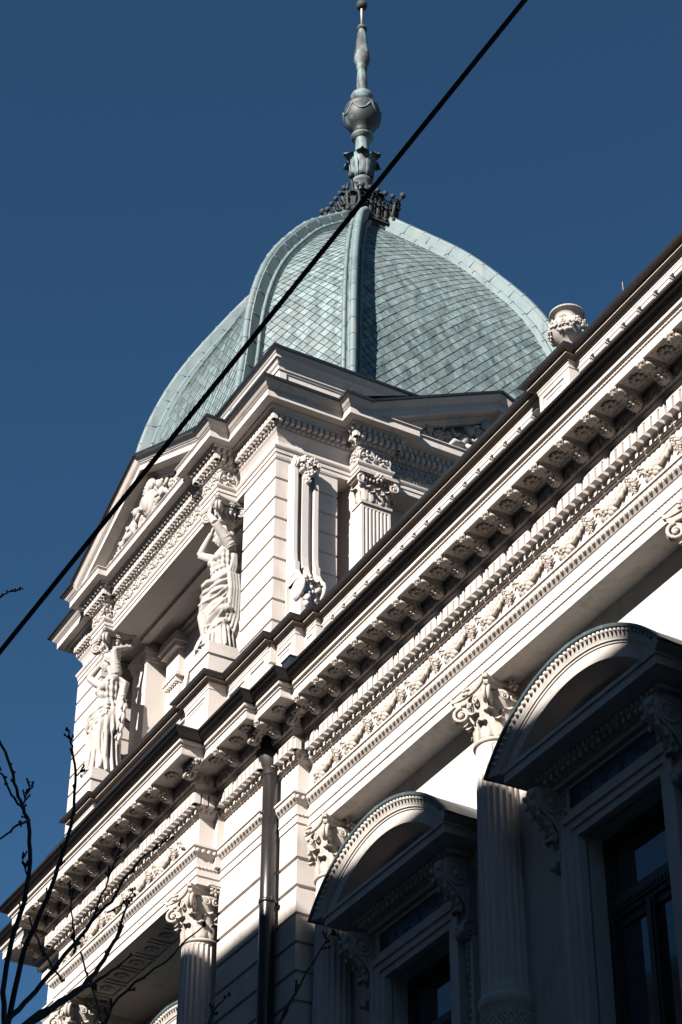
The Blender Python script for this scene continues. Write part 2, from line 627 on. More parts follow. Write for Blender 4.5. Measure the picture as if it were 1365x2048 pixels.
# ---- modillions and rosettes
def modillion():
    u = MB()
    prof = [(0, 0), (.30, 0), (.31, -.02), (.30, -.05), (.25, -.07), (.19, -.07), (.14, -.10), (.09, -.15), (.03, -.175), (0, -.155)]
    for sx in (-1,):
        a = [(-.075, b2, c) for b2, c in prof]; e = [(.075, b2, c) for b2, c in prof]
        n = len(prof)
        u.add(a + e, [tuple(range(n)), tuple(range(n, 2 * n))[::-1]] + [(i, (i + 1) % n, n + (i + 1) % n, n + i) for i in range(n)])
    for s in (-1, 1):                                                    # side volutes
        u.blob((s * .078, .255, -.045), (.014, .040, .040), 10, 5)
        u.blob((s * .078, .060, -.125), (.016, .055, .055), 10, 5)
        u.tube([(s * .078, .24, -.07), (s * .08, .17, -.07), (s * .08, .11, -.09), (s * .078, .09, -.12)], .012, 5)
    # acanthus beneath, tip curling up at the nose
    L = [(.02, -.18), (.08, -.168), (.14, -.118), (.20, -.085), (.26, -.085), (.315, -.07), (.345, -.04), (.34, -.012), (.325, -.01)]
    rows = []
    for i, (b2, c) in enumerate(L):
        w = .062 * (1 + .25 * (-1) ** i) * (.75 if i > 6 else 1)
        rows.append([(w * q, b2 + (0.004 if abs(q) < .5 else 0), c - .018 * (1 - abs(q)) - (.012 if abs(q) in (.5,) else 0)) for q in (-1, -.5, 0, .5, 1)] +
                    [(w * q, b2, c + .02) for q in (1, 0, -1)])
    u.grid(rows, closed_u=True, smooth=True, cap=True)
    for s in (-.045, 0, .045):
        u.blob((s, .345, -.035 + (.012 if s == 0 else 0)), (.026, .026, .034), 7, 5)
    for b2, c in ((.05, -.165), (.11, -.135), (.17, -.088), (.23, -.075), (.29, -.07)):
        for s in (-1, 1):
            u.blob((s * .068, b2, c), (.026, .026, .02), 6, 4)
            u.blob((s * .03, b2 + .03, c - .018), (.018, .03, .012), 6, 4)
    for s in (-.03, .03):
        u.blob((s, .235, -.092), (.022, .03, .014), 6, 4)
        u.blob((s * 1.2, .10, -.172), (.026, .032, .02), 6, 4)
    # moulded cap
    for o2, z0, z1 in ((.022, .0, .014), (.012, -.014, .0)):
        u.box(-.075 - o2, .075 + o2, 0, .305 + o2, z0, z1)
    for k in range(9):
        for s in (-1, 1):
            u.blob((s * .096, .02 + k * .037, .002), (.01, .015, .011), 5, 3)
    return u
_m = modillion(); _u = MB(); _u.unit(_m, lambda p: (p[0], p[1] * 1.17, p[2] * .9)); MODM = _u.mesh('modillion', M['carved'])
md0 = None
def put_mod(x, y, rz=0.0):
    """local b axis = outward; rz 0 looks towards -Y"""
    global md0
    # mesh built with +b = +Y, so turn it to face -Y
    if md0 is None:
        md0 = obj('modillion', MODM, None, PAL, (x, y, 16.004), rz + pi)
    else:
        inst(md0, (x, y, 16.004), rz + pi)
ROSM = flower(.115, 9, .45)
rm = MB(); rm.unit(ROSM, lambda p: (p[0], p[2], -p[1])); rm.box(-.13, .13, -.13, -.115, -.006, .0); rm.box(-.13, .13, .115, .13, -.006, .0)
ROSMESH = rm.mesh('rosette', M['carved'])
rs0 = None
def put_ros(x, y):
    global rs0
    if rs0 is None:
        rs0 = obj('rosette', ROSMESH, None, PAL, (x, y, 16.018))
    else:
        inst(rs0, (x, y, 16.018))
k = 0
xw = -23.09
while xw < XR - .3:
    put_mod(xw, 12.66 - .24)
    put_ros(xw + .279, 12.66 - .465)
    xw += .5574
for k in range(10):
    put_mod(-26.495 - .5574 * k, 11.95 - .24)
    if k < 9:
        put_ros(-26.495 - .5574 * (k + .5), 11.95 - .465)
put_ros(-26.02, 11.95 - .48); put_ros(-25.6, 11.95 - .33)
put_ros(-31.72, 11.95 - .40)
put_mod(-26.0 + .24, 11.60, pi / 2)
put_mod(-25.0, 12.32 - .24); put_mod(-24.62 + .24, 11.98, pi / 2)
put_ros(-25.3, 12.32 - .47); put_ros(-24.62, 12.32 - .47); put_ros(-24.25, 12.32 - .5)
put_mod(-23.98, 12.475 - .24); put_ros(-23.55, 12.475 - .48); put_mod(-23.85 + .24, 12.20, pi / 2)
for x in (-32.0, -32.6):
    put_mod(x, 12.32 - .24)

# ---- festoons of the frieze
def garland():
    """one swag: bloom at the origin, leaves to the right, pendant bunch, ribbon back to the next"""
    u = MB()
    rnd = random.Random(3)
    def petal(x, z, a, L, w, y=.04, t=.028):
        u.blob((x, y, z), (L, t, w), 8, 5, Matrix.Rotation(-a, 3, 'Y') @ Matrix.Rotation(rnd.uniform(-.35, .35), 3, 'X'))
    def bloom(x, z, r, n, y=.05):
        for k in range(n):
            a = 2 * pi * k / n + rnd.uniform(-.2, .2)
            petal(x + r * .62 * cos(a), z + r * .62 * sin(a), a, r * .48, r * .30, y, r * .3)
        for k in range(max(3, n - 3)):
            a = 2 * pi * k / max(3, n - 3)
            petal(x + r * .28 * cos(a), z + r * .28 * sin(a), a + .6, r * .30, r * .2, y + r * .25, r * .25)
        u.blob((x, y + r * .5, z), r * .2, 6, 4)
    bloom(0, -.01, .135, 9)
    bloom(-.10, .05, .06, 5, .04); bloom(.06, .10, .05, 5, .04)
    for (x, z, a, L, w) in ((.15, .03, .2, .085, .03), (.17, .08, .55, .09, .032), (.22, .05, .75, .10, .03), (.26, .13, .8, .095, .032), (.30, .08, 1.2, .08, .028), (.33, .17, .75, .08, .026), (.13, -.05, -.2, .05, .026), (.36, .13, 1.45, .07, .022)):
        petal(x, z, a, L, w, .045)
    bloom(.40, .205, .042, 5); bloom(.455, .18, .045, 5)
    bloom(.50, .10, .062, 6, .055); bloom(.535, .02, .05, 5); bloom(.50, -.02, .035, 4); bloom(.545, -.06, .034, 4)
    u.blob((.55, .035, -.105), (.017, .016, .03), 6, 4)
    for (x, z, a) in ((.44, .09, 2.4), (.56, .10, .7), (.58, .05, .2), (.47, .03, 3.6)):
        petal(x, z, a, .05, .02)
    for (x, z, r, n) in ((.62, .17, .03, 4), (.70, .13, .036, 5), (.78, .075, .034, 4)):
        bloom(x, z, r, n, .035)
    for (x, z, a) in ((.64, .20, .4), (.70, .17, -.4), (.74, .09, -.7), (.82, .04, -.5), (-.05, -.11, 4.0), (.05, -.12, 5.2)):
        petal(x, z, a, .045, .018)
    return u
GM = MB(); GM.unit(garland(), lambda p: (p[0], -p[1], p[2]))
ga0 = obj('garland', GM, M['carved'], PAL, (-22.58, 12.655, 15.105))
xg = -22.58 + .893
while xg < XR - 1:
    inst(ga0, (xg, 12.655, 15.105)); xg += .893
inst(ga0, (-23.47, 12.655, 15.08))
for k in range(5):
    inst(ga0, (-30.85 + k * .893, 11.945, 15.08))

# ---- columns
def shaft(z0, z1, r0, r1, nfl=22):
    u = MB()
    def sec(r, dep):
        pts = []
        for k in range(nfl):
            for q, dd in ((0, 0), (.16, .0), (.30, .62), (.58, 1), (.86, .62)):
                a = 2 * pi * (k + q) / nfl
                pts.append((a, r - dd * dep))
        return pts
    rows = []
    N = 8
    zs = [(z0, 0), (z0 + .10, 0), (z0 + .14, .5), (z0 + .18, 1)] + [(z0 + .18 + (z1 - z0 - .32) * i / N, 1) for i in range(1, N + 1)] + [(z1 - .10, .7), (z1 - .07, 0), (z1, 0)]
    for z, f in zs:
        t = (z - z0) / (z1 - z0)
        r = r0 + (r1 - r0) * t ** 1.6
        rows.append([(rr * cos(a), rr * sin(a), z) for a, rr in sec(r, f * .028)])
    u.grid(rows, closed_u=True, smooth=False, cap=True)
    return u
def capital(h=.75, r=.255):
    u = MB()
    u.lathe((0, 0, 0), [(r + .012, -.06), (r + .04, -.045), (r + .045, -.015), (r + .02, .0), (r - .01, .01), (r - .015, .25), (r + .02, .45), (r + .09, .60), (r + .10, .63), (r * .6, .64)], 28)
    l1 = leaf(.34, .105, curl=.34, lean=.06, lobes=3)
    l2 = leaf(.52, .115, curl=.30, lean=.10, lobes=4)
    for k in range(8):
        a = 2 * pi * k / 8 + pi / 8
        for u2, aa, z, rr in ((l2, a + pi / 8, .02, r - .03), (l1, a, .0, r - .008)):
            ca, sa = cos(aa), sin(aa)
            u.unit(u2, lambda p: (ca * (rr + p[1]) - sa * p[0], sa * (rr + p[1]) + ca * p[0], z + p[2]))
    sp = spiral(.115, 1.5, .027, 20)
    sp2 = spiral(.062, 1.3, .017, 14)
    for k in range(4):
        a = pi / 4 + k * pi / 2
        ca, sa = cos(a), sin(a)
        for off in (-.028, .028):
            u.unit(sp, lambda p: (ca * (r + .17 + p[0]) - sa * (off * 1.0 + p[1]), sa * (r + .17 + p[0]) + ca * (off + p[1]), .505 + p[2]))
        u.tube([(ca * (r + .0), sa * (r + .0), .30), (ca * (r + .05), sa * (r + .05), .46), (ca * (r + .13), sa * (r + .13), .60), (ca * (r + .2), sa * (r + .2), .615)], [.02, .03, .036, .03], 6)
        # inner helices on the faces
        a2 = k * pi / 2
        ca2, sa2 = cos(a2), sin(a2)
        for sg in (-1, 1):
            u.unit(sp2, lambda p: (ca2 * (r + .085 + p[1]) - sa2 * sg * (.075 - p[0]), sa2 * (r + .085 + p[1]) + ca2 * sg * (.075 - p[0]), .545 + p[2]))
        fl = flower(.085, 5, .8)
        u.unit(fl, lambda p: (ca2 * (r + .16 + p[1]) - sa2 * p[0], sa2 * (r + .16 + p[1]) + ca2 * p[0], .675 + p[2]))
    # abacus with hollow sides
    def ab(half, hol, z):
        pts = []
        for k in range(4):
            a = k * pi / 2
            ca, sa = cos(a), sin(a)
            for i in range(8):
                q = -1 + 2 * i / 8 + .06 * (1 if i == 0 else 0)
                if i == 0:
                    q = -.93
                x = half - hol * (1 - q * q)
                y = q * half
                if i == 0:
                    pts.append((ca * (half) - sa * (-half * .90), sa * half + ca * (-half * .90), z))
                else:
                    pts.append((ca * x - sa * y, sa * x + ca * y, z))
            pts.append((ca * half - sa * (half * .90), sa * half + ca * half * .90, z))
        return pts
    rows = [ab(.375, .085, .632), ab(.385, .085, .65), ab(.39, .085, .69), ab(.415, .085, .70), ab(.425, .085, .748)]
    u.grid(rows, closed_u=True, smooth=False, cap=True)
    return u
SH = shaft(-3.38, 0, .305, .262)
lower = MB()
lower.lathe((0, 0, 0), [(.30, -5.95), (.315, -5.9), (.32, -3.52), (.335, -3.51), (.345, -3.47), (.355, -3.43), (.345, -3.39), (.318, -3.375), (.30, -3.36)], 40)
for k in range(18):                                                    # lattice of diamonds on the drum
    for sg in (-1, 1):
        lower.tube([(.325 * cos(2 * pi * (k / 18 + sg * q * .875)), .325 * sin(2 * pi * (k / 18 + sg * q * .875)), -5.8 + q * 2.2) for q in [i / 44 for i in range(45)]], .010, 4)
for j in range(31):
    z = -5.73 + .0698 * j
    for k in range(18):
        a = 2 * pi * (k + (.5 if j % 2 else 0)) / 18
        lower.blob((.322 * cos(a), .322 * sin(a), z), (.018, .018, .022), 5, 4)
lower.lathe((0, 0, 0), [(.36, -6.2), (.42, -6.18), (.42, -6.1), (.37, -6.05), (.37, -6.02), (.40, -5.98), (.36, -5.93), (.31, -5.9)], 32)
lower.box(-.45, .45, -.45, .45, -6.4, -6.2)
lower.box(-.42, .42, -.42, .42, -10, -6.4)
ring = MB(); ring.unit(SH, Matrix.Identity(4))
col0 = obj('column', SH, M['stucco'], PAL, (-19.43, 12.95, 13.58))
sub('capital', capital(), 'carved', col0)
sub('pedestal_drum', lower, 'stucco', col0)
for x, y in ((-23.60, 12.95), (-14.87, 12.95), (-10.45, 12.95), (-26.42, 12.24), (-30.93, 12.24)):
    inst(col0, (x, y, 13.58))

# ---- downpipe in the angle
PX, PY = -24.44, 12.335
g = MB()
g.tube([(PX, PY, GZ + .2), (PX, PY, 13.4), (PX, PY, 15.47)], .115, 24)
dp = part('downpipe', g, 'pipe')
g = MB(); g.lathe((PX, PY, 13.45), [(.118, -.03), (.128, -.028), (.13, 0), (.128, .028), (.118, .03)], 24)
g.box(PX + .11, PX + .17, PY - .02, PY + .02, 13.42, 13.48); g.box(PX - .17, PX - .11, PY - .02, PY + .02, 13.42, 13.48)
sub('pipe_clamp', g, 'pipe', dp)
g = MB(); g.lathe((PX, PY, 0), [(.116, 15.44), (.125, 15.46), (.13, 15.50), (.17, 15.56), (.22, 15.72), (.24, 16.0), (.1, 16.01)], 20)
part('pipe_funnel', g, 'gutter')

# ---- windows of the wing
CZ, RO, RI = 11.28, 2.265, 1.92
def arc(R, zmin, n=28):
    h = sqrt(R * R - (zmin - CZ) ** 2)
    a0 = atan2(zmin - CZ, h)
    return [(R * cos(pi - a0 - (pi - 2 * a0) * i / n), CZ + R * sin(pi - a0 - (pi - 2 * a0) * i / n)) for i in range(n + 1)]
def arcband(g, layers, zmin, n=28):
    """layers: closed cross-section of (R, y) swept along the arc"""
    rows = [[] for _ in range(n + 1)]
    for R, y in layers:
        for i, (x, z) in enumerate(arc(R, zmin, n)):
            rows[i].append((x, y, z))
    nr, nc = n + 1, len(layers)
    fs = []
    for i in range(nr - 1):
        for j in range(nc):
            e = (j + 1) % nc
            fs.append((i * nc + j, (i + 1) * nc + j, (i + 1) * nc + e, i * nc + e))
    fs.append(tuple(range(nc))); fs.append(tuple((nr - 1) * nc + j for j in range(nc))[::-1])
    g.add([p for r in rows for p in r], fs)
def console_scroll():
    """tall scroll bracket, back on y=0, outwards -y, top at z=0"""
    u = MB()
    side = [(0, 0), (-.42, 0), (-.45, -.10), (-.43, -.24), (-.34, -.33), (-.22, -.42), (-.14, -.55), (-.11, -.70), (-.16, -.80), (-.17, -.90), (-.11, -.98), (0, -1.0)]
    n = len(side)
    a = [(-.09, y, z) for y, z in side]; e = [(.09, y, z) for y, z in side]
    u.add(a + e, [tuple(range(n)), tuple(range(n, 2 * n))[::-1]] + [(i, (i + 1) % n, n + (i + 1) % n, n + i) for i in range(n)])
    for s in (-1, 1):
        sp = spiral(.17, 2.0, .02, 26, sgn=1)
        u.unit(sp, lambda p: (s * .095 + p[1], -.26 + p[0], -.17 + p[2]))
        sp = spiral(.10, 1.6, .016, 20, sgn=-1)
        u.unit(sp, lambda p: (s * .095 + p[1], -.09 + p[0], -.87 + p[2]))
        u.tube([(s * .095, -.30, -.34), (s * .095, -.18, -.47), (s * .095, -.10, -.62), (s * .095, -.07, -.78)], .018, 6)
        u.tube([(s * .095, -.08, -.34), (s * .095, -.10, -.45), (s * .095, -.05, -.56)], .022, 6)
    # acanthus down the front
    L = [(-.46, -.02), (-.49, -.10), (-.475, -.22), (-.40, -.33), (-.29, -.42), (-.22, -.50), (-.19, -.60), (-.24, -.66), (-.25, -.62)]
    rows = []
    for i, (y, z) in enumerate(L):
        w = .075 * (1 + .22 * (-1) ** i)
        rows.append([(w * q, y - .03 * (1 - abs(q)) , z) for q in (-1, -.5, 0, .5, 1)] + [(w * q, y + .04, z + .01) for q in (1, 0, -1)])
    u.grid(rows, closed_u=True, cap=True)
    for k in range(6):
        for s in (-1, 1):
            y, z = L[k + 1]
            u.blob((s * .07, y - .012, z - .03), (.032, .03, .04), 6, 4)
    u.blob((0, -.2, -.95), (.06, .05, .06), 8, 5)
    for k in range(5):
        u.blob((0, -.06, -1.04 - k * .085), (.05 - .005 * k, .035, .05), 7, 5)
    return u
def window_parts():
    s = {}
    g = MB()                                                       # moulded surround
    for a, b2, y0 in ((.80, .90, 12.985), (.90, 1.00, 12.955), (1.00, 1.09, 12.925)):
        for sx in (-1, 1):
            g.box(min(sx * a, sx * b2), max(sx * a, sx * b2), y0, YW + .02, 7.9, 11.65 + (a - .8))
        g.box(-b2, b2, y0, YW + .02, 11.65 + (a - .8), 11.65 + (b2 - .8))
    for sx in (-1, 1):                                             # bead and pendants strip beside it
        for k in range(34):
            g.blob((sx * 1.16, 13.05, 11.2 - k * .1), (.03, .028, .045), 6, 4)
        g.box(sx * 1.24 - .03, sx * 1.24 + .03, 13.02, YW + .02, 7.9, 11.4)
    g.box(-1.09, 1.09, 12.98, YW + .02, 11.94, 12.34)
    for a, b2 in ((11.96, 12.0), (12.26, 12.30)):
        g.box(-.92, .92, 12.95, 12.985, a, b2)
    for sx in (-1, 1):
        g.box(sx * .90 - .02, sx * .90 + .02, 12.95, 12.985, 12.0, 12.26)
        sp = spiral(.07, 1.5, .014, 14)
        for zz in (12.06, 12.2): g.unit(sp, lambda p: (sx * 1.0 + p[0], 12.975 + p[1], zz + p[2]))
    s['surround'] = g
    g = MB(); g.box(-.87, .87, 12.965, 12.982, 12.005, 12.255)
    rv = random.Random(8)
    for k in range(46):
        x, z = rv.uniform(-.82, .82), rv.uniform(12.04, 12.22)
        g.blob((x, 12.966, z), (rv.uniform(.02, .06), .012, rv.uniform(.008, .018)), 7, 4, Matrix.Rotation(rv.uniform(-1.4, 1.4), 3, 'Y'))
    s['marble_panel'] = g
    g = MB()                                                       # cornice and arched pediment
    path = [(-1.0, YW), (-1.0, 12.95), (1.0, 12.95), (1.0, YW)]
    def ring_(o, z0, z1, y):
        g.box(-o, o, y, YW + .02, z0, z1)
    ring_(1.12, 12.335, 12.40, 12.90)
    ring_(1.16, 12.40, 12.47, 12.86)
    for k in range(19):
        g.box(-1.12 + k * .1211, -1.06 + k * .1211, 12.78, 12.86, 12.405, 12.475)
    ring_(1.24, 12.47, 12.53, 12.76)
    for k in range(26): g.blob((-1.2 + k * .096, 12.75, 12.5), (.036, .03, .035), 6, 4)
    ring_(1.53, 12.545, 12.655, 12.50)
    ring_(1.555, 12.655, 12.685, 12.475)
    ring_(1.545, 12.685, 12.715, 12.485)
    zm = 12.69
    arcband(g, [(RI, 12.50), (RI + .16, 12.50), (RI + .162, 12.485), (RI + .185, 12.48), (RI + .19, 12.462), (RI + .205, 12.458), (RI + .30, 12.405), (RI + .32, 12.40), (RI + .32, 13.0), (RI, 13.0)], zm)
    arcband(g, [(1.70, 12.93), (1.76, 12.90), (1.80, 12.93), (1.86, 12.93), (RI + .01, 12.96), (RI + .01, 13.05), (1.70, 13.05)], zm)
    n = 44
    pts = arc(RI + .20, zm, n)
    lf = leaf(.10, .045, curl=.4, lean=.5, lobes=2, ns=6, nw=5)
    for i in range(1, n):
        x, z = pts[i]
        rad = Vector((x, 0, z - CZ)).normalized(); tan = Vector((rad.z, 0, -rad.x)); ou = Vector((0, -1, 0))
        g.unit(lf, lambda p: Vector((x, 12.47, z)) + tan * p[0] + ou * (p[1] * 1.1 - .005) + rad * (p[2] * 1.0 + .005))
        if i % 1 == 0:
            q = Vector((x, 12.405, z)) + rad * .085
            g.blob(q, (.026, .03, .026), 6, 4)
    h = sqrt(RI ** 2 - (zm - CZ) ** 2)
    back = arc(RI + .05, zm, 28)
    g.add([(x, 13.0, z) for x, z in back], [tuple(range(len(back)))])
    g.blob((0, 12.99, 12.9), (.9, .05, .32), 20, 8)
    s['pediment'] = g
    g = MB()                                                       # copper covering
    arcband(g, [(RO - .025, 12.37), (RO + .012, 12.368), (RO + .02, 12.40), (RO + .005, 12.6), (RO + .0, YW + .03), (RO - .03, YW + .03), (RO - .03, 12.6), (RO - .03, 12.40)], 12.69)
    s['pediment_roof'] = g
    s['console'] = console_scroll()
    g = MB()                                                       # wooden casement
    y0, y1 = 13.33, 13.43
    for sx in (-1, 1):
        g.box(min(sx * .80, sx * .70), max(sx * .80, sx * .70), y0, y1, 8.0, 11.65)
        g.box(min(sx * .70, sx * .64), max(sx * .70, sx * .64), y0 + .03, y1, 8.0, 11.65)
    g.box(-.7, .7, y0, y1, 11.53, 11.65)
    g.box(-.64, .64, y0 - .05, y1, 10.66, 10.80); g.box(-.7, .7, y0 - .03, y0, 10.80, 10.86); g.box(-.68, .68, y0 - .02, y0, 10.60, 10.655)
    for k in range(20): g.box(-.62 + k * .0635, -.59 + k * .0635, y0 - .065, y0 - .05, 10.69, 10.74)
    g.box(-.075, .075, y0 - .02, y1, 8.0, 10.6); g.box(-.03, .03, y0 - .04, y0 - .02, 8.0, 10.6)
    g.box(-.64, .64, y0 + .02, y1, 10.50, 10.6)
    g.box(-.7, .7, y0, y1, 8.0, 8.12)
    s['casement'] = g
    g = MB(); g.box(-.69, .69, 13.385, 13.395, 10.8, 11.56)
    s['pane1'] = g
    g = MB(); g.box(-.69, .69, 13.386, 13.394, 8.1, 10.66)
    s['pane2'] = g
    g = MB(); g.box(-.80, .80, 12.99, 13.02, 7.9, 8.0); g.box(-1.2, 1.2, 12.8, YW + .02, 7.72, 7.9)
    s['sill'] = g
    return s
WP = window_parts()
sur0 = None
for i, c in enumerate(WC):
    if sur0 is None:
        sur0 = obj('window_surround', WP['surround'], M['stucco'], PAL, (c, 0, 0))
        sub('marble_panel', WP['marble_panel'], 'marble', sur0)
        sub('sill', WP['sill'], 'stucco', sur0)
        cm = WP['console'].mesh('console', M['carved'])
        for s in (-1, 1):
            o = obj('console', cm, None, sur0); o.location = (s * 1.17, YW - .02, 12.335)
        ped0 = obj('window_pediment', WP['pediment'], M['stucco'], PAL, (c, 0, 0))
        sub('pediment_roof', WP['pediment_roof'], 'arch_roof', ped0)
        win0 = obj('window', WP['casement'], M['wood'], PAL, (c, 0, 0))
        sub('pane', WP['pane1'], 'glass', win0); sub('pane', WP['pane2'], 'glass', win0)
    else:
        inst(sur0, (c, 0, 0)); inst(ped0, (c, 0, 0)); inst(win0, (c, 0, 0))
# the window behind the porch columns
inst(ped0, (-28.66, .36, 0)); inst(sur0, (-28.66, .41, 0))
inst(win0, (-28.66, .1, 0))

# =================================================================== PARAPET
PP = [(XL, 24), (XL, 12.32), (-31.35, 12.32), (-31.35, 12.0), (-30.48, 12.0), (-30.48, 12.08), (-26.85, 12.08), (-26.85, 12.0), (-26.0, 12.0), (-26.0, 12.32),
      (-24.61, 12.32), (-24.61, 12.44), (-23.96, 12.44), (-23.96, 12.60), (-23.60, 12.60), (-23.60, 12.69), (-17.50, 12.69), (-17.50, 12.57), (-16.82, 12.57), (-16.82, 12.69), (XR, 12.69)]
g = MB(); sweep(g, PP, [(.03, 16.40), (.03, 16.95), (0, 17.0), (0, 17.03)], back=.5)
part('plinth', g, 'stucco')
g = MB()
sweep(g, PP, [(0, 17.70), (.01, 17.70), (.012, 17.745), (.02, 17.75), (.022, 17.79), (.03, 17.80)], back=.35)
part('rail_moulding', g, 'stucco')
g = MB()
sweep(g, PP, [(.02, 17.798), (.05, 17.806), (.055, 17.815), (.105, 17.822), (.107, 17.836), (.095, 17.845), (.10, 17.86), (.135, 17.875), (.185, 17.887)], back=.35)
cp = part('coping', g, 'umber')
g = MB(); sweep(g, PP, [(.09, 17.8235), (.110, 17.8245), (.110, 17.833), (.085, 17.836)], back=.2)
sub('fillet', g, 'stucco', cp)
g = MB()
sweep(g, PP, [(.15, 17.882), (.195, 17.885), (.20, 17.912), (.15, 17.93), (-.1, 17.99)], back=.4)
part('coping_flashing', g, 'flash')
# solid pedestals
z0, z1 = 17.02, 17.70
def pedestal(x0, x1, y, yb):
    g = MB()
    g.box(x0, x1, y, yb, z0, z1)
    a, b2 = x0 + .07, x1 - .07
    if b2 - a > .15:
        for xx0, xx1, zz0, zz1 in ((a, b2, 17.60, 17.63), (a, b2, 17.05, 17.08), (a, a + .03, 17.08, 17.60), (b2 - .03, b2, 17.08, 17.60)):
            g.box(xx0, xx1, y - .018, y + .01, zz0, zz1)
        for xx0, xx1, zz0, zz1 in ((a + .07, b2 - .07, 17.53, 17.55), (a + .07, a + .09, 17.08, 17.53), (b2 - .09, b2 - .07, 17.08, 17.53)):
            g.box(xx0, xx1, y - .010, y + .01, zz0, zz1)
    part('pedestal', g, 'stucco')
pedestal(-26.85, -26.0, 12.0, 12.8)
pedestal(-31.35, -30.48, 12.0, 12.8)
g = MB()
g.box(-26.01, -24.61, 12.32, 13, z0, z1)
for a, b2 in ((-25.93, -25.33), (-25.2, -24.68)):
    for xx0, xx1, zz0, zz1 in ((a, b2, 17.60, 17.63), (a, a + .03, 17.05, 17.60), (b2 - .03, b2, 17.05, 17.60)):
        g.box(xx0, xx1, 12.30, 12.33, zz0, zz1)
part('pedestal', g, 'stucco')
pedestal(-24.61, -23.96, 12.44, 13)
pedestal(-23.96, -23.60, 12.60, 13)
pedestal(-17.50, -16.82, 12.57, 13.1)
g = MB(); g.box(XL, -31.35, 12.32, 13, z0, z1)
part('pedestal', g, 'stucco')
ub = MB()
ub.lathe((0, 0, 0), [(.07, .0), (.075, .02), (.105, .08), (.12, .17), (.105, .26), (.065, .38), (.055, .44), (.06, .47), (.085, .485), (.085, .51), (.065, .52), (.068, .55), (.10, .575)], 14)
ub.box(-.12, .12, -.12, .12, .575, .665); ub.box(-.13, .13, -.13, .13, .63, .655); ub.box(-.12, .12, -.12, .12, -.04, .01)
b0 = None
def bal(x, y):
    global b0
    if b0 is None: b0 = obj('baluster', ub, M['stucco'], PAL, (x, y, 17.03))
    else: inst(b0, (x, y, 17.03))
x = -23.40
while x < -8:
    if not (-17.65 < x < -16.65): bal(x, 12.795)
    x += .3385
for k in range(10): bal(-30.2 + k * .34, 12.24)
# roof of the wing behind the balustrade, lightning rod, little lead box in the angle of the gutter
g = MB(); g.add([(-24, 12.6, 16.42), (XR, 12.6, 16.42), (XR, 14.6, 16.9), (-24, 14.6, 16.9), (XR, 24, 16.9), (-24, 24, 16.9)], [(0, 1, 2, 3), (3, 2, 4, 5)])
part('roof', g, 'flash')
g = MB(); g.tube([(-18.10, 14.6, 16.8), (-18.10, 14.6, 21.10)], [.014, .005], 6)
part('lightning_rod', g, 'rod')
g = MB(); g.box(-23.36, -23.10, 11.92, 12.2, 16.3, 16.66); g.box(-23.375, -23.085, 11.905, 12.215, 16.66, 16.675)
part('lead_box', g, 'flash')

# =================================================================== URN
UX, UY, UZ, US = -17.16, 12.86, 18.33, .64
U = thing('urn', (UX, UY, 17.93), 'carved stone urn with a flared lip and fruit garland on the balustrade pedestal', 'urn')
def upart(name, mb):
    q = MB(); q.unit(mb, lambda p: (UX + p[0] * US, UY + p[1] * US, UZ + p[2] * US))
    return obj(name, q, M['statue'], U)
g = MB(); g.box(-.36, .36, -.36, .36, -.62, -.12); g.box(-.30, .30, -.30, .30, -.12, -.02)
g.lathe((0, 0, 0), [(.24, -.03), (.24, .05), (.18, .08), (.14, .12), (.14, .16), (.22, .22), (.34, .34), (.40, .48), (.405, .58), (.37, .66), (.30, .71), (.275, .72), (.255, .75), (.25, .80), (.255, .86), (.285, .91), (.345, .945), (.365, .95), (.368, .985), (.355, 1.0), (.32, .99), (.24, .92)], 36)
upart('bowl', g)
g = MB()
rnd = random.Random(5)
for k in range(260):
    a = rnd.uniform(0, 2 * pi); q = (a * 4 / (2 * pi)) % 1
    zz = .60 - .20 * (1 - (2 * q - 1) ** 2) + rnd.uniform(-.10, .10)
    rr = .405 if zz > .42 else .36
    rr = rr if zz < .62 else .38
    rot = Matrix.Rotation(a, 3, 'Z') @ Matrix.Rotation(rnd.uniform(-1.2, 1.2), 3, 'X')
    g.blob((rr * cos(a), rr * sin(a), zz), (.03, rnd.uniform(.03, .06), rnd.uniform(.02, .035)), 6, 4, rot)
for k in range(4):
    a = 2 * pi * k / 4 - .9
    u = flower(.085, 7, .6)
    g.unit(u, lambda p: (cos(a) * (.36 + p[1]) - sin(a) * p[0], sin(a) * (.36 + p[1]) + cos(a) * p[0], .66 + p[2]))
    for j in range(6):
        g.blob((cos(a + .1 * (j % 2)) * (.40 - .012 * j), sin(a + .1 * (j % 2)) * (.40 - .012 * j), .56 - .05 * j), (.035, .035, .045), 6, 4)
upart('garland', g)
g = MB()
for k in range(30):
    a = 2 * pi * k / 30
    g.blob((.358 * cos(a), .358 * sin(a), .972), (.018, .018, .02), 6, 4)
upart('rim', g)

# =================================================================== PAVILION, UPPER STOREY
TX0, TX1, TY0, TY1 = -32.60, -24.55, 12.33, 20.27
RCT = courses(17.0, 21.45, .393, .03, .05, 21.40)
for pth in ([(TX1, 13.47), (-25.67, 13.47), (-25.67, 12.33), (TX1, 12.33)], [(-31.47, 13.47), (TX0, 13.47), (TX0, 12.33), (-31.47, 12.33)],
            [(TX1, 20.27), (-25.67, 20.27), (-25.67, 19.13), (TX1, 19.13)]):
    g = MB(); sweep(g, pth, RCT, closed=True, back=.3)
    part('corner_pier', g, 'stucco')
g = MB()
sweep(g, [(TX0 + .9, 20.2), (TX0, 20.2), (TX0, 13.6), (TX0 + .9, 13.6)], RCT, closed=True, back=.3)
part('corner_pier', g, 'stucco')
g = MB()
g.box(-32.5, -25.3, 13.27, 20.2, 16.4, 21.9)
g.box(-31.2, -30.6, 12.86, 13.28, 17, 21.44); g.box(-26.54, -25.94, 12.86, 13.28, 17, 21.44)
part('wall', g, 'stucco')
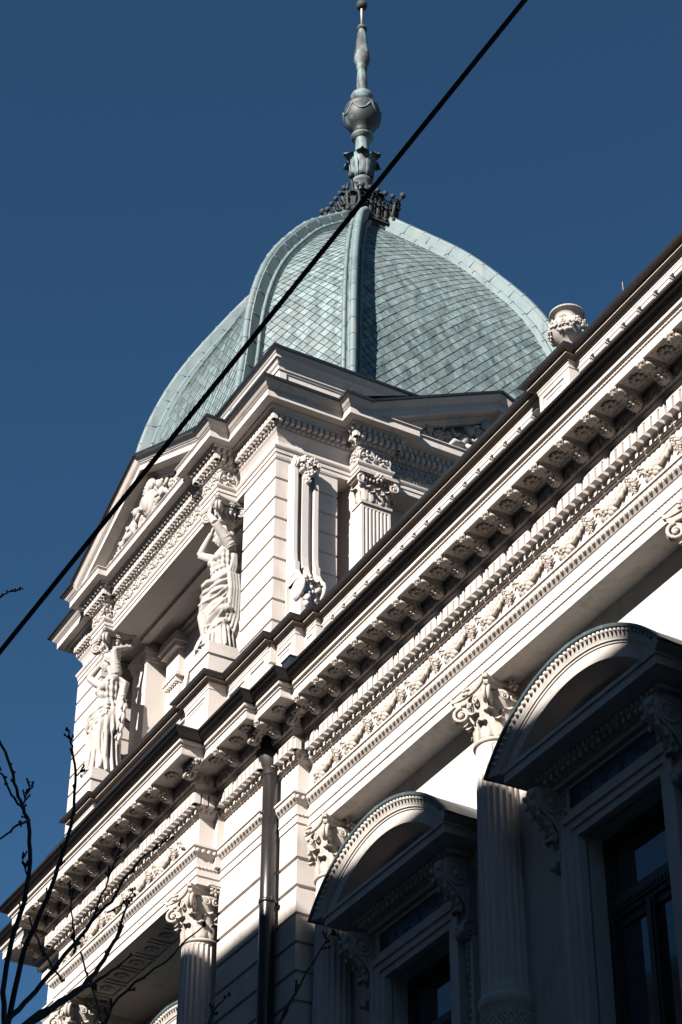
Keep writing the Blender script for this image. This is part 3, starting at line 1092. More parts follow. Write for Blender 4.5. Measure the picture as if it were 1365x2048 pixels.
g = MB()                                                               # recessed wall dressing: anta caps, aedicule, arch
for x0, x1 in ((-31.2, -30.6), (-26.54, -25.94)):
    for o2, za, zb in ((.03, 21.04, 21.10), (.05, 21.10, 21.2), (.08, 21.2, 21.28), (.02, 21.28, 21.44)):
        g.box(x0 - o2, x1 + o2, 12.86 - o2, 13.3, za, zb)
g.box(-30.5, -26.6, 13.19, 13.3, 21.25, 21.44); g.box(-30.52, -26.58, 13.14, 13.3, 21.33, 21.38)
for x0 in (-30.42, -27.36):                                            # half pilasters with dropped brackets
    x1 = x0 + .64
    g.box(x0 + .06, x1 - .06, 13.15, 13.3, 20.45, 21.0)
    g.box(x0, x1, 13.05, 13.3, 20.98, 21.08); g.box(x0 - .05, x1 + .05, 13.0, 13.3, 21.08, 21.16); g.box(x0 - .03, x1 + .03, 13.03, 13.3, 21.16, 21.28)
    g.box(x0 + .02, x1 - .02, 13.10, 13.3, 20.40, 20.47)
    for k in range(6): g.box(x0 + .08 + k * .085, x0 + .13 + k * .085, 13.12, 13.3, 20.30, 20.40)
    g.box(x0 + .1, x1 - .1, 13.19, 13.3, 17.0, 20.30)
for R0, R1, yy in ((1.0, 1.12, 13.18), (1.12, 1.24, 13.22)):
    pts = [(cos(pi * i / 24), sin(pi * i / 24)) for i in range(25)]
    rows = [[(-28.57 + R0 * c, yy, 19.75 + R0 * s), (-28.57 + R1 * c, yy, 19.75 + R1 * s), (-28.57 + R1 * c, 13.3, 19.75 + R1 * s), (-28.57 + R0 * c, 13.3, 19.75 + R0 * s)] for c, s in pts]
    g.grid(rows, closed_u=True, smooth=False, cap=True)
    for sx in (-1, 1): g.box(-28.57 + min(sx * R0, sx * R1), -28.57 + max(sx * R0, sx * R1), yy, 13.3, 17.0, 19.75)
part('niche_surround', g, 'stucco')
g = MB()
g.box(-29.55, -27.59, 13.24, 13.262, 17.0, 19.75)
pts = [(-28.57 + .99 * cos(pi * i / 20), 13.245, 19.75 + .99 * sin(pi * i / 20)) for i in range(21)]
g.add(pts, [tuple(range(21))])
fw = part('window', g, 'glass')
g = MB()
for x in (-29.5, -28.6, -27.7): g.box(x, x + .06, 13.21, 13.25, 17.0, 19.75)
g.box(-29.5, -27.64, 13.215, 13.25, 19.7, 19.78)
sub('casement', g, 'wood', fw)
# ---- upper entablature
TP = [(TX0, 20.27), (TX0, 12.33), (-31.17, 12.33), (-31.17, 11.98), (-30.59, 11.98), (-30.59, 12.15), (-26.55, 12.15), (-26.55, 11.98), (-25.97, 11.98), (-25.97, 12.33), (TX1, 12.33),
      (TX1, 13.72), (-24.28, 13.72), (-24.28, 14.33), (-24.41, 14.33), (-24.41, 18.27), (-24.28, 18.27), (-24.28, 18.88), (TX1, 18.88), (TX1, 20.27), (-26, 20.27)]
g = MB()
sweep(g, TP, [(0, 21.44), (0, 21.525), (.016, 21.53), (.016, 21.60), (.03, 21.605), (.045, 21.63), (.05, 21.645), (.05, 21.66), (0, 21.665)], back=.35)
part('architrave', g, 'stucco')
g = MB()                                                               # frieze: concave between, flat and carved on the breaks
def fr(path, concave):
    pr = [(0, 21.655)] + ([(-.01, 21.68), (-.045, 21.74), (-.055, 21.82), (-.04, 21.90), (-.005, 21.96), (.03, 22.0)] if concave else []) + [(0.03 if concave else 0, 22.04)]
    sweep(g, path, pr, back=.3)
fr([(TX0, 20.27), (TX0, 12.33), (-31.17, 12.33)], True)
fr([(-31.17, 12.6), (-31.17, 11.98), (-30.59, 11.98), (-30.59, 12.15), (-26.55, 12.15), (-26.55, 11.98), (-25.97, 11.98), (-25.97, 12.6)], False)
fr([(-25.97, 12.33), (TX1, 12.33), (TX1, 13.72)], True)
fr([(-24.9, 13.72), (-24.28, 13.72), (-24.28, 14.33), (-24.41, 14.33), (-24.41, 18.27), (-24.28, 18.27), (-24.28, 18.88), (-24.9, 18.88)], False)
fr([(TX1, 18.88), (TX1, 20.27), (-26, 20.27)], True)
part('frieze', g, 'stucco')
# scroll relief of the frieze
us = MB()
for sx in (-1, 1):
    sp = spiral(.075, 1.5, .02, 18, sgn=sx)
    us.unit(sp, lambda p: (sx * .085 + p[0], .01 + p[1], .0 + p[2]))
    us.tube([(sx * .16, .01, -.12), (sx * .17, .015, -.02), (sx * .13, .015, .10), (sx * .04, .015, .14)], .02, 5)
    us.blob((sx * .15, .015, .12), (.035, .025, .025), 6, 4); us.blob((sx * .03, .015, -.12), (.03, .025, .035), 6, 4)
us.blob((0, .02, .09), (.03, .03, .055), 6, 4); us.blob((0, .025, -.02), (.028, .03, .028), 6, 4); us.blob((0, .02, -.1), (.024, .025, .04), 6, 4)
us.blob((-.085, .02, 0), .03, 6, 4); us.blob((.085, .02, 0), .03, 6, 4)
for path, pit in (([(-30.59, 12.15), (-26.55, 12.15)], .36), ([(-24.41, 14.33), (-24.41, 18.27)], .36), ([(-31.17, 11.98), (-30.59, 11.98)], .29), ([(-26.55, 11.98), (-25.97, 11.98)], .29),
                  ([(-25.97, 11.98), (-25.97, 12.33)], .35), ([(-30.59, 11.98), (-30.59, 12.15)], .3), ([(-24.28, 13.72), (-24.28, 14.33)], .30), ([(-24.55, 13.72), (-24.28, 13.72)], .27)):
    g = MB()
    for x, y, t, n in along(path, .0, pit):
        place(g, us, x, y, 21.85, t, n, min(1.0, pit / .36))
    part('frieze_relief', g, 'statue')
g = MB()
sweep(g, TP, [(0, 22.03), (.035, 22.035), (.04, 22.05), (.06, 22.07), (.065, 22.09), (.065, 22.20), (.15, 22.205), (.15, 22.22)] + cove(.15, 22.225, .21, 22.29, 3) + [(.22, 22.30), (.22, 22.33)], back=.3)
ud = MB(); ud.box(-.036, .036, -.085, 0, -.052, .052)
for x, y, t, n in along(TP[1:], .15, .108):
    place(g, ud, x, y, 22.145, t, n)
ul2 = MB(); ul2.blob((0, 0, 0), (.034, .025, .028), 6, 4)
for x, y, t, n in along(TP[1:], .055, .09):
    place(g, ul2, x, y, 22.055, t, n)
ue = MB(); ue.blob((0, 0, 0), (.042, .035, .05), 6, 4)
for pth in (TP[2:10], TP[11:19]):
    for x, y, t, n in along(pth, .175, .11):
        place(g, ue, x, y, 22.255, t, n)
part('dentil_band', g, 'stucco')
g = MB()
sweep(g, TP, [(.20, 22.32), (.345, 22.32), (.36, 22.325), (.36, 22.445), (.372, 22.45), (.372, 22.465), (.39, 22.47), (.39, 22.485)], back=.3)
part('cornice', g, 'stucco')
# cymatium and lead edge where the eaves run level, and up the pediments
cym = ogee(.385, 22.484, .50, 22.585, 5)
g = MB(); gl = MB()
lead = [(.48, 22.578), (.52, 22.582), (.525, 22.625), (.4, 22.65), (0.05, 22.70)]
lev = [[(TX0, 20.27), (TX0, 12.33), (-31.17, 12.33), (-31.17, 11.98), (-31.15, 11.98)], [(-25.99, 11.98), (-25.97, 11.98), (-25.97, 12.33), (TX1, 12.33), (TX1, 13.72), (-24.28, 13.72), (-24.28, 13.74)],
       [(-24.28, 18.86), (-24.28, 18.88), (TX1, 18.88), (TX1, 20.27), (-26, 20.27)]]
for p in lev:
    sweep(g, p, cym, back=.2); sweep(gl, p, lead, back=.2)
def rake(c0, c1, base, out, apexz, ztop=22.60):
    """raking cornice from level eaves point c0 over the apex to c1 in the plane 'base'"""
    c0, c1 = Vector(c0), Vector(c1)
    a = (c0 + c1) / 2
    h = apexz - ztop
    tl = Vector((a.x - c0.x, a.y - c0.y)); L = tl.length
    ang = atan2(h, L)
    tx = tl / L
    pts = [Vector((c0.x, c0.y, ztop)), Vector((a.x, a.y, ztop + h)), Vector((c1.x, c1.y, ztop))]
    n0 = Vector((-tx.x * sin(ang / 2) / cos(ang / 2), -tx.y * sin(ang / 2) / cos(ang / 2), 1))
    ups = [n0, Vector((0, 0, 1 / cos(ang))), Vector((tx.x * math.tan(ang / 2), tx.y * math.tan(ang / 2), 1))]
    o = [out] * 3
    return pts, o, ups
for (c0, c1, out, az) in (((-30.83 - .42, 11.98), (-26.32 + .42, 11.98), Vector((0, -1, 0)), 23.86), ((-24.28, 14.02 - .32), (-24.28, 18.58 + .32), Vector((1, 0, 0)), 23.84)):
    ends = 0
    p, o, u = rake(c0, c1, None, out, az)
    # level cyma lands short of the kink: fill the gap with the first leg
    rel = lambda pr_: [(a_, b_ - 22.60) for a_, b_ in pr_]
    sweep3(g, p, o, u, rel(cym + [(-.2, 22.585), (-.2, 22.484)]))
    sweep3(gl, p, o, u, rel(lead + [(-.2, 22.70), (-.2, 22.578)]))
    # sloping corona under it
    q = MB()
    pr = [(.02, 22.34), (.35, 22.34), (.363, 22.345), (.363, 22.447), (.375, 22.452), (.375, 22.468), (.393, 22.472), (.393, 22.487), (-.2, 22.487), (-.2, 22.34)]
    sweep3(g, p, o, u, rel(pr))
    sweep3(g, p, o, u, rel([(.02, 22.24), (.10, 22.24), (.10, 22.27), (.16, 22.335), (.02, 22.335)]))
part('cymatium', g, 'stucco')
part('eaves_flashing', gl, 'flash')
g = MB()                                                               # gable roofs and tympana
for (a, b2, ym) in ((-31.6, -25.54, None),):
    xm = -28.575
    g.add([(a, 11.6, 22.66), (xm, 11.6, 23.9), (b2, 11.6, 22.66), (a, 15, 22.66), (xm, 15, 23.9), (b2, 15, 22.66)], [(0, 1, 4, 3), (1, 2, 5, 4)])
g.add([(-23.9, 13.4, 22.66), (-23.9, 16.3, 23.88), (-23.9, 19.2, 22.66), (-27, 13.4, 22.66), (-27, 16.3, 23.88), (-27, 19.2, 22.66)], [(0, 1, 4, 3), (1, 2, 5, 4)])
g.box(-32.5, -24.6, 12.4, 20.2, 22.45, 22.72)
part('roof', g, 'flash')
g = MB()
g.add([(-31.3, 12.13, 22.4), (-25.85, 12.13, 22.4), (-28.575, 12.13, 23.72)], [(0, 1, 2)])
g.add([(-24.43, 13.6, 22.4), (-24.43, 19.0, 22.4), (-24.43, 16.3, 23.72)], [(0, 1, 2)])
g.box(-30.6, -26.5, 11.86, 12.2, 22.45, 22.489); g.box(-24.45, -24.12, 14.3, 18.3, 22.45, 22.489)
g.box(-31.16, -25.98, 12.22, 13.27, 21.445, 22.0); g.box(-31.16, -30.60, 12.02, 12.3, 21.443, 22.0); g.box(-26.54, -25.98, 12.02, 12.3, 21.443, 22.0)
g.box(-30.6, -26.54, 12.70, 12.86, 21.37, 21.5)
g.box(-25.4, -24.46, 13.74, 18.86, 21.447, 22.0)
part('tympanum', g, 'stucco')
# solid core of the entablature
g = MB(); g.box(-32.4, -24.7, 12.5, 20.1, 21.5, 22.5)
part('core', g, 'stucco')

# ---- pediment sculpture
def figure(u, x, z, s, lean, y=0.0, rnd=random):
    """half-lying putto in relief, facing -y"""
    u.blob((x, y - .10, z + .20 * s), (.115 * s, .10 * s, .17 * s), 9, 6, Matrix.Rotation(lean, 3, 'Y'))
    hx = x + sin(lean) * .33 * s
    u.blob((hx, y - .13, z + .45 * s), (.085 * s, .09 * s, .105 * s), 9, 7)
    for k in range(7):
        a = k * .9
        u.blob((hx + .07 * s * cos(a), y - .12, z + (.50 + .04 * sin(a)) * s), .035 * s, 6, 4)
    u.blob((hx - .015 * s, y - .225 * s - .0, z + .44 * s), (.018 * s, .022 * s, .025 * s), 5, 4)
    for sg in (-1, 1):
        u.tube([(x + sg * .09 * s, y - .12, z + .30 * s), (x + sg * .20 * s, y - .16, z + .22 * s), (x + sg * .27 * s, y - .15, z + .34 * s)], [.045 * s, .04 * s, .03 * s], 7)
        u.tube([(x + sg * .05 * s, y - .12, z + .08 * s), (x + sg * .17 * s - lean * .2, y - .17, z + .06 * s), (x + sg * .25 * s - lean * .3, y - .13, z - .08 * s)], [.07 * s, .06 * s, .035 * s], 7)
def scrolls(u, x, z, r, sg, y=0.0):
    sp = spiral(r, 1.8, r * .17, 30, sgn=sg)
    u.unit(sp, lambda p: (x + p[0], y - .07 + p[1], z + p[2]))
    fl = flower(r * .62, 6, .7)
    u.unit(fl, lambda p: (x + p[0], y - .06 - p[1], z + p[2]))
    for k in range(5):
        a = pi * .2 + k * .55
        u.blob((x - sg * r * 1.1 * cos(a), y - .07, z + r * 1.1 * sin(a)), (r * .3, .04, r * .16), 7, 4, Matrix.Rotation(a * sg, 3, 'Y'))
def tympanum_relief():
    u = MB()
    # cartouche with shell, two putti, scrolls trailing to the corners
    u.blob((0, -.10, .42), (.21, .12, .30), 12, 8); u.blob((0, -.16, .42), (.14, .10, .22), 12, 8)
    for k in range(9):
        a = pi * k / 8
        u.blob((.20 * cos(a), -.13, .74 + .16 * sin(a)), (.05, .06, .05), 6, 4)
        u.tube([(0, -.12, .70), (.20 * cos(a), -.14, .72 + .17 * sin(a))], [.03, .045], 6)
    for sg in (-1, 1):
        sp = spiral(.14, 1.6, .035, 20, sgn=sg)
        u.unit(sp, lambda p: (sg * .27 + p[0], -.12 + p[1], .58 + p[2]))
        u.unit(sp, lambda p: (sg * .26 + p[0], -.12 + p[1], .16 + p[2]))
        figure(u, sg * .60, .08, .95, -.35 * sg, -.02)
        scrolls(u, sg * 1.05, .24, .22, sg)
        scrolls(u, sg * 1.52, .17, .16, -sg)
        u.tube([(sg * .8, -.06, .05), (sg * 1.05, -.08, .0), (sg * 1.3, -.08, .08), (sg * 1.5, -.07, .02), (sg * 1.8, -.05, .05), (sg * 2.0, -.04, .02)], [.05, .05, .05, .045, .04, .02], 7)
        for (x, z, r) in ((1.25, .30, .07), (1.33, .12, .07), (1.72, .18, .06), (1.85, .08, .06), (.85, .30, .08), (.83, .12, .07), (1.98, .05, .04)):
            u.blob((sg * x, -.08, z), (r * 1.3, r * .8, r), 7, 5, Matrix.Rotation(sg * .6, 3, 'Y'))
            u.blob((sg * (x + .05), -.10, z + .04), (r * .7, r * .7, r * .6), 6, 4)
    rnd = random.Random(9)
    for k in range(70):                                                # drapery and leaf rubble between
        x = rnd.uniform(-1.9, 1.9); zt = .62 * (1 - abs(x) / 2.1)
        u.blob((x, -.04, rnd.uniform(0, zt)), (rnd.uniform(.03, .07), .04, rnd.uniform(.03, .06)), 6, 4, Matrix.Rotation(rnd.uniform(-1, 1), 3, 'Y'))
    return u
TR = tympanum_relief()
part('tympanum_relief', TR, 'statue', (-28.57, 11.97, 22.50))
g = MB(); g.unit(TR, lambda p: (p[0], p[1], p[2]))
part('tympanum_relief', g, 'carved', (-24.28, 16.3, 22.50), pi / 2)

# ---- side pilasters with composite capitals
def pilaster():
    u = MB()
    W, D = .27, .30
    rows = []
    def sec(z, dep):
        pts = [(-W, D)]
        # flutes on the outer (-y) face and both sides
        for k in range(7):
            x0 = -W + .03 + k * (2 * W - .06) / 7
            w = (2 * W - .06) / 7
            pts += [(x0 + .012, 0), (x0 + .02, dep), (x0 + w - .02, dep), (x0 + w - .012, 0)]
        pts += [(W, D)]
        pts[0] = (-W, D)
        pts.insert(1, (-W, 0)); pts.insert(len(pts) - 1, (W, 0))
        return [(x, y, z) for x, y in pts]
    for z, dd in ((-3.6, 0), (-.26, 0), (-.24, .022), (-.2, .022)):
        pass
    rows = [sec(-3.6, .022), sec(-.10, .022), sec(-.08, 0), sec(0, 0)]
    u.grid(rows, closed_u=True, smooth=False, cap=True)
    return u
def pil_cap():
    u = MB()
    W, D = .27, .30
    u.box(-W - .02, W + .02, -.03, D, -.02, .03)
    u.box(-W + .01, W - .01, -.0, D, .03, .50)
    l1 = leaf(.24, .085, curl=.4, lean=.08, lobes=3); l2 = leaf(.36, .09, curl=.35, lean=.08, lobes=3)
    for k in range(3):
        x = -.18 + .18 * k
        u.unit(l2, lambda p: (x + p[0], .0 - p[1], .03 + p[2]))
    for k in range(2):
        u.unit(l1, lambda p: (-.09 + .18 * k + p[0], -.02 - p[1], .03 + p[2]))
    for s in (-1, 1):
        u.unit(l2, lambda p: (s * (W + p[1]), .12 + p[0], .03 + p[2]))
        sp = spiral(.10, 1.6, .026, 18, sgn=s)
        u.unit(sp, lambda p: (s * (W + .02) + p[0], -.08 + p[1], .40 + p[2]))
        u.unit(sp, lambda p: (s * (W + .02) + p[1], -.02 + p[0], .40 + p[2]))
    for k in range(7): u.blob((-.21 + .07 * k, -.05, .46), (.03, .03, .04), 6, 4)
    u.unit(flower(.10, 6, .8), lambda p: (p[0], -.10 - p[1], .50 + p[2]))
    for o2, z0, z1 in ((.06, .50, .53), (.10, .53, .57), (.085, .57, .60)):
        u.box(-W - o2, W + o2, -o2 - .02, D, z0, z1)
    return u
pl0 = obj('pilaster', pilaster(), M['stucco'], PAL, (-24.25, 14.025, 20.84), pi / 2)
sub('capital', pil_cap(), 'carved', pl0)
inst(pl0, (-24.25, 18.575, 20.84), pi / 2)
g = MB(); 
for y0 in (14.025, 18.575): g.box(-25.3, -24.50, y0 - .26, y0 + .26, 17, 21.44)
g.box(-25.3, -24.9, 14.2, 18.4, 17, 21.44)
part('wall', g, 'stucco')

# ---- scroll buttress on the flank of the corner pier
def buttress():
    """back at y=0, outward -y; top z=0, height 3.2"""
    u = MB()
    H = 3.05
    zs = [0, -.5, -1.0, -1.45, -1.8, -2.0, -2.15, -2.27, -2.37]
    ou = [.15, .15, .15, .155, .165, .19, .24, .31, .38]
    for x0, x1, ex in ((-.25, -.175, .045), (-.075, .055, .03), (.165, .25, .045)):
        rows = [[(x0, -o - ex, z), (x1, -o - ex, z), (x1, 0, z), (x0, 0, z)] for z, o in zip(zs, ou)]
        u.grid(rows, closed_u=True, smooth=False, cap=True)
    rows = [[(-.24, -o + .05, z), (.24, -o + .05, z), (.24, 0, z), (-.24, 0, z)] for z, o in zip(zs, ou)]
    u.grid(rows, closed_u=True, smooth=False, cap=True)
    for x in (-.215, .20):
        sp = spiral(.20, 1.9, .045, 26, sgn=-1)
        u.unit(sp, lambda p: (x + p[1], -.33 + p[0], -2.56 + p[2]))
        u.box(x - .045, x + .045, -.29, -.12, -2.24, -2.0)
    u.lathe((0, 0, 0), [(.001, 0), (.001, .001)], 3)
    rot = Matrix.Rotation(pi / 2, 3, 'Y')
    for x0, x1 in ((-.26, -.16), (.15, .25)):
        u.tube([(x0, -.33, -2.56), (x1, -.33, -2.56)], .155, 16, smooth=False)
    u.box(-.2, .2, -.40, 0, -3.2, -2.36)
    rnd = random.Random(4)
    for k in range(26):
        u.blob((rnd.uniform(-.15, .14), -.42 + rnd.uniform(-.05, .05), -2.62 + rnd.uniform(-.25, .25)), rnd.uniform(.035, .07), 6, 4)
    lf = leaf(.4, .10, curl=.3, lean=.2)
    for x in (-.06, .07): u.unit(lf, lambda p: (x + p[0], -.40 - p[1], -2.72 + p[2]))
    u.box(-.27, .27, -.04, 0, -3.2, .05)
    # carved head: volute and leaves
    for x in (-.21,  .20):
        sp = spiral(.12, 1.5, .04, 20, sgn=1)
        u.unit(sp, lambda p: (x + p[1], -.17 + p[0], .02 + p[2]))
        u.tube([(x - .05, -.16, .02), (x + .05, -.16, .02)], .10, 14, smooth=False)
    for x, zz, r in ((-.08, .08, .08), (.03, .06, .09), (.12, .09, .07), (-.02, -.06, .10), (.07, -.12, .08), (-.09, -.08, .07), (.0, -.22, .075), (.02, -.30, .055)):
        u.blob((x, -.20, zz), (r, .08, r * 1.1), 8, 5)
        for j in range(3):
            a = rnd.uniform(0, 6.28); u.blob((x + r * .8 * cos(a), -.25, zz + r * .8 * sin(a)), (r * .4, r * .4, r * .3), 6, 4)
    for x in (-.13, .0, .13):
        u.unit(leaf(.30, .085, curl=.4, lean=.1), lambda p: (x + p[0], -.17 - p[1], -.18 + p[2] * .9))
    return u
bm_ = MB(); bm_.unit(buttress(), lambda p: (p[0] * .88, p[1], p[2]))
part('scroll_buttress', bm_, 'stucco', (TX1 - .005, 12.80, 21.28), pi / 2)

# ---- attic block over the cornice
AP = [(-32.55, 20.2), (-32.55, 12.385), (-24.605, 12.385), (-24.605, 20.2)]
g = MB()
sweep(g, AP, [(.0, 22.6), (.0, 23.27), (.02, 23.275), (.02, 23.30), (.045, 23.315), (.05, 23.37)] + ogee(.055, 23.38, .13, 23.47, 3) + [(.15, 23.475), (.15, 23.525)] + ogee(.155, 23.53, .215, 23.60, 3), back=.5)
for xx in (-24.605 - .42, -32.55):
    g.box(xx, xx + .42, 12.36, 12.5, 22.6, 23.27)
g.box(-24.7, -24.58, 12.375, 12.50, 22.6, 23.27)
g.box(-25.05, -24.6, 12.35, 12.37, 23.16, 23.22); g.box(-25.45, -25.05, 12.372, 12.4, 23.05, 23.1)
part('attic', g, 'stucco')
g = MB(); sweep(g, AP, [(.20, 23.595), (.245, 23.60), (.255, 23.64), (.2, 23.665), (-.4, 23.72)], back=.5)
part('attic_flashing', g, 'flash')
g = MB(); g.box(-32.4, -24.8, 12.6, 20.1, 22.6, 23.62)
part('attic_core', g, 'stucco')

# =================================================================== DOME
DC = Vector((-28.72, 16.38))
KD = .645
DPZ = [22.9, 23.6, 25, 26, 27, 28, 29, 30, 31, 31.75]
DPR = [3.95, 3.85, 3.66, 3.56, 3.33, 2.95, 2.41, 1.78, .98, .36]
def spline(xs, ys, x):
    n = len(xs)
    for i in range(n - 1):
        if x <= xs[i + 1] or i == n - 2:
            h = xs[i + 1] - xs[i]
            m0 = (ys[i + 1] - ys[i - 1]) / (xs[i + 1] - xs[i - 1]) if i > 0 else (ys[1] - ys[0]) / h
            m1 = (ys[i + 2] - ys[i]) / (xs[i + 2] - xs[i]) if i < n - 2 else (ys[-1] - ys[-2]) / h
            t = (x - xs[i]) / h
            return (2 * t ** 3 - 3 * t * t + 1) * ys[i] + (t ** 3 - 2 * t * t + t) * h * m0 + (-2 * t ** 3 + 3 * t * t) * ys[i + 1] + (t ** 3 - t * t) * h * m1
_z = [22.9 + (31.75 - 22.9) * i / 200 for i in range(201)]
_r = [spline(DPZ, DPR, z) for z in _z]
_s = [0.0]
for i in range(200):
    _s.append(_s[-1] + sqrt((_z[i + 1] - _z[i]) ** 2 + (_r[i + 1] - _r[i]) ** 2))
ARC = _s[-1]
def dome_rz(v):
    """radius and height at arc length v"""
    v = max(0, min(ARC, v))
    lo = 0
    for i in range(200):
        if _s[i + 1] >= v:
            t = (v - _s[i]) / (_s[i + 1] - _s[i] + 1e-9)
            return _r[i] + (_r[i + 1] - _r[i]) * t, _z[i] + (_z[i + 1] - _z[i]) * t
    return _r[-1], _z[-1]
CORN = [(1, -KD), (1, KD), (KD, 1), (-KD, 1), (-1, KD), (-1, -KD), (-KD, -1), (KD, -1)]
def corner_pt(k, v):
    r, z = dome_rz(v)
    c = CORN[k % 8]
    return Vector((DC.x + c[0] * r, DC.y + c[1] * r, z))
DOME = part('dome', MB().add([(0, 0, 0)], []), 'copperdk') if False else None
g = MB()
NV = 40
rows = []
for i in range(NV + 1):
    v = ARC * i / NV
    r, z = dome_rz(v)
    rows.append([(DC.x + c[0] * (r - .02), DC.y + c[1] * (r - .02), z) for c in CORN])
g.grid(rows, closed_u=True, smooth=False, cap=True)
DOME = part('dome', g, 'copperdk')
tiles = MB()
rnd = random.Random(11)
def tile_panel(k):
    TWd, TH = .205, .225
    nrow = int(ARC / (TH / 2)) + 2
    for rrow in range(-1, nrow):
        vc = rrow * TH / 2
        a = corner_pt(k, vc); b2 = corner_pt(k + 1, vc)
        Wd = (b2 - a).length
        nc = int(Wd / TWd) + 3
        off = .5 if rrow % 2 else 0
        for j in range(-nc // 2 - 1, nc // 2 + 2):
            xc = (j + off) * TWd
            if abs(xc) > Wd / 2 + TWd * .45:
                continue
            jit = rnd.uniform(-.006, .006)
            lift = rnd.uniform(0, .007)
            def P3(du, dv, h):
                v = max(0, min(ARC, vc + dv))
                p, q = corner_pt(k, v), corner_pt(k + 1, v)
                w = (q - p).length
                u = max(-w / 2, min(w / 2, xc + du))
                t = (u / w + .5) if w > 1e-6 else .5
                pt = p + (q - p) * t
                v2 = min(ARC, v + .02); v1 = max(0, v - .02)
                up_ = (corner_pt(k, v2) + corner_pt(k + 1, v2) - corner_pt(k, v1) - corner_pt(k + 1, v1)).normalized()
                nrm = (q - p).normalized().cross(up_)
                if nrm.dot(Vector((pt.x - DC.x, pt.y - DC.y, .3))) < 0: nrm = -nrm
                return pt + nrm * h
            e = .474
            top = P3(jit, TH * e, -.002); lf_ = P3(-TWd * e, jit, .005 + lift * .4); rg = P3(TWd * e, -jit, .005 + lift * .4); bt = P3(jit, -TH * e, .011 + lift * .8)
            lb = P3(-TWd * e, 0, -.01); rb = P3(TWd * e, 0, -.01); bb = P3(0, -TH * e, -.005)
            tiles.add([top, lf_, bt, rg, lb, bb, rb], [(0, 1, 2, 3), (1, 4, 5, 2), (2, 5, 6, 3)])
for k in range(8):
    tile_panel(k)
obj('dome_shingles', tiles, M['copper'], DOME)
def rib_mesh(k):
    u = MB()
    N = 44
    nrm_dir = Vector((CORN[k][0], CORN[k][1], 0))
    # bisector of the two adjoining panel normals
    def pn(j):
        a, b2 = Vector(CORN[j % 8]), Vector(CORN[(j + 1) % 8])
        m = (a + b2); return Vector((m.x, m.y, 0)).normalized()
    n1, n2 = pn(k - 1), pn(k)
    bis = (n1 + n2).normalized()
    side = Vector((-bis.y, bis.x, 0))
    P_, O_, S_ = [], [], []
    for i in range(N + 1):
        v = ARC * i / N
        p = corner_pt(k, v)
        t = (corner_pt(k, min(ARC, v + .03)) - corner_pt(k, max(0, v - .03))).normalized()
        ou = (bis - t * bis.dot(t)).normalized()
        sd = t.cross(ou).normalized()
        P_.append(p); O_.append(ou); S_.append(sd)
    prof = [(-.0, -.20), (.075, -.20), (.075, -.085), (.13, -.085), (.13, .085), (.075, .085), (.075, .20), (0, .20)]
    prof = [(-.12, -.18), (.02, -.175), (.03, -.098), (.24, -.088), (.25, -.07), (.25, .07), (.24, .088), (.03, .098), (.02, .175), (-.12, .18)]
    sweep3(u, P_, O_, S_, prof)
    # rolls: one on the ridge, one each side, jointed
    for so, oo, rr in ((0, .245, .072), (-.14, .028, .038), (.14, .028, .038)):
        pts, rad = [], []
        for i in range(N + 1):
            pts.append(P_[i] + O_[i] * oo + S_[i] * so)
            rad.append(rr)
        u.tube(pts, rad, 10)
        for i in range(1, N, 2):
            a = pts[i]; t = (pts[i + 1] - pts[i - 1]).normalized()
            u.tube([a - t * .012, a + t * .012], rr + .010, 10)
    for i in range(2, N, 3):                                           # standing seams across the flats
        t = (P_[i + 1] - P_[i - 1]).normalized() * .008
        for s0, s1 in ((-.095, -.088), (.095, .088)):
            q = [P_[i] + O_[i] * .07 + S_[i] * s0 * 1.06, P_[i] + O_[i] * .235 + S_[i] * s1]
            u.tube(q, .010, 5)
    return u
for k in range(8):
    obj('dome_rib', rib_mesh(k), M['copperlt'], DOME)

# ---- cresting and finial
g = MB()
CH = .46
cx, cy = -28.60, 16.26
g.box(cx - CH, cx + CH, cy - CH, cy + CH, 31.52, 31.66)
g.box(cx - CH - .05, cx + CH + .05, cy - CH - .05, cy + CH + .05, 31.66, 31.72)
fl = MB()
def palm(u, x, y, t, n, big=False):
    s = 1.25 if big else 1.0
    T = lambda p: (x + t.x * p[0] * s + n.x * (p[1]) * s, y + t.y * p[0] * s + n.y * p[1] * s, 31.70 + p[2] * s)
    q = MB()
    q.tube([(0, 0, 0), (0, .03, .28), (0, .10, .52), (0, .17, .62)], [.035, .03, .03, .02], 6)
    q.unit(leaf(.56, .085, curl=.25, lean=.08, lobes=4, thick=.02), lambda p: (p[0], p[1] - .01, p[2]))
    q.blob((0, .19, .66), (.06, .055, .065), 8, 6)
    for sg in (-1, 1):
        q.tube([(sg * .02, .02, .05), (sg * .11, .04, .18), (sg * .10, .07, .36), (sg * .03, .08, .42)], [.026, .028, .026, .02], 6)
        q.tube([(sg * .02, .02, .30), (sg * .09, .07, .42), (sg * .08, .12, .54), (sg * .04, .12, .54)], .022, 6)
        q.blob((sg * .10, .05, .05), (.045, .03, .045), 6, 4)
        q.blob((sg * .095, .10, .47), (.035, .03, .04), 6, 4)
    u.unit(q, T)
sq = [(cx - CH, cy - CH), (cx + CH, cy - CH), (cx + CH, cy + CH), (cx - CH, cy + CH)]
for x, y, t, n in along(sq, 0, .185, closed=True):
    palm(fl, x, y, t, n)
for (x, y) in sq:
    n = Vector((x - cx, y - cy)).normalized(); palm(fl, x, y, Vector((-n.y, n.x)), n, True)
cr = part('roof_cresting', g, 'copperdk')
obj('palmette_row', fl, M['copperdk'], cr)
fx, fy = -28.57, 16.24
g = MB()
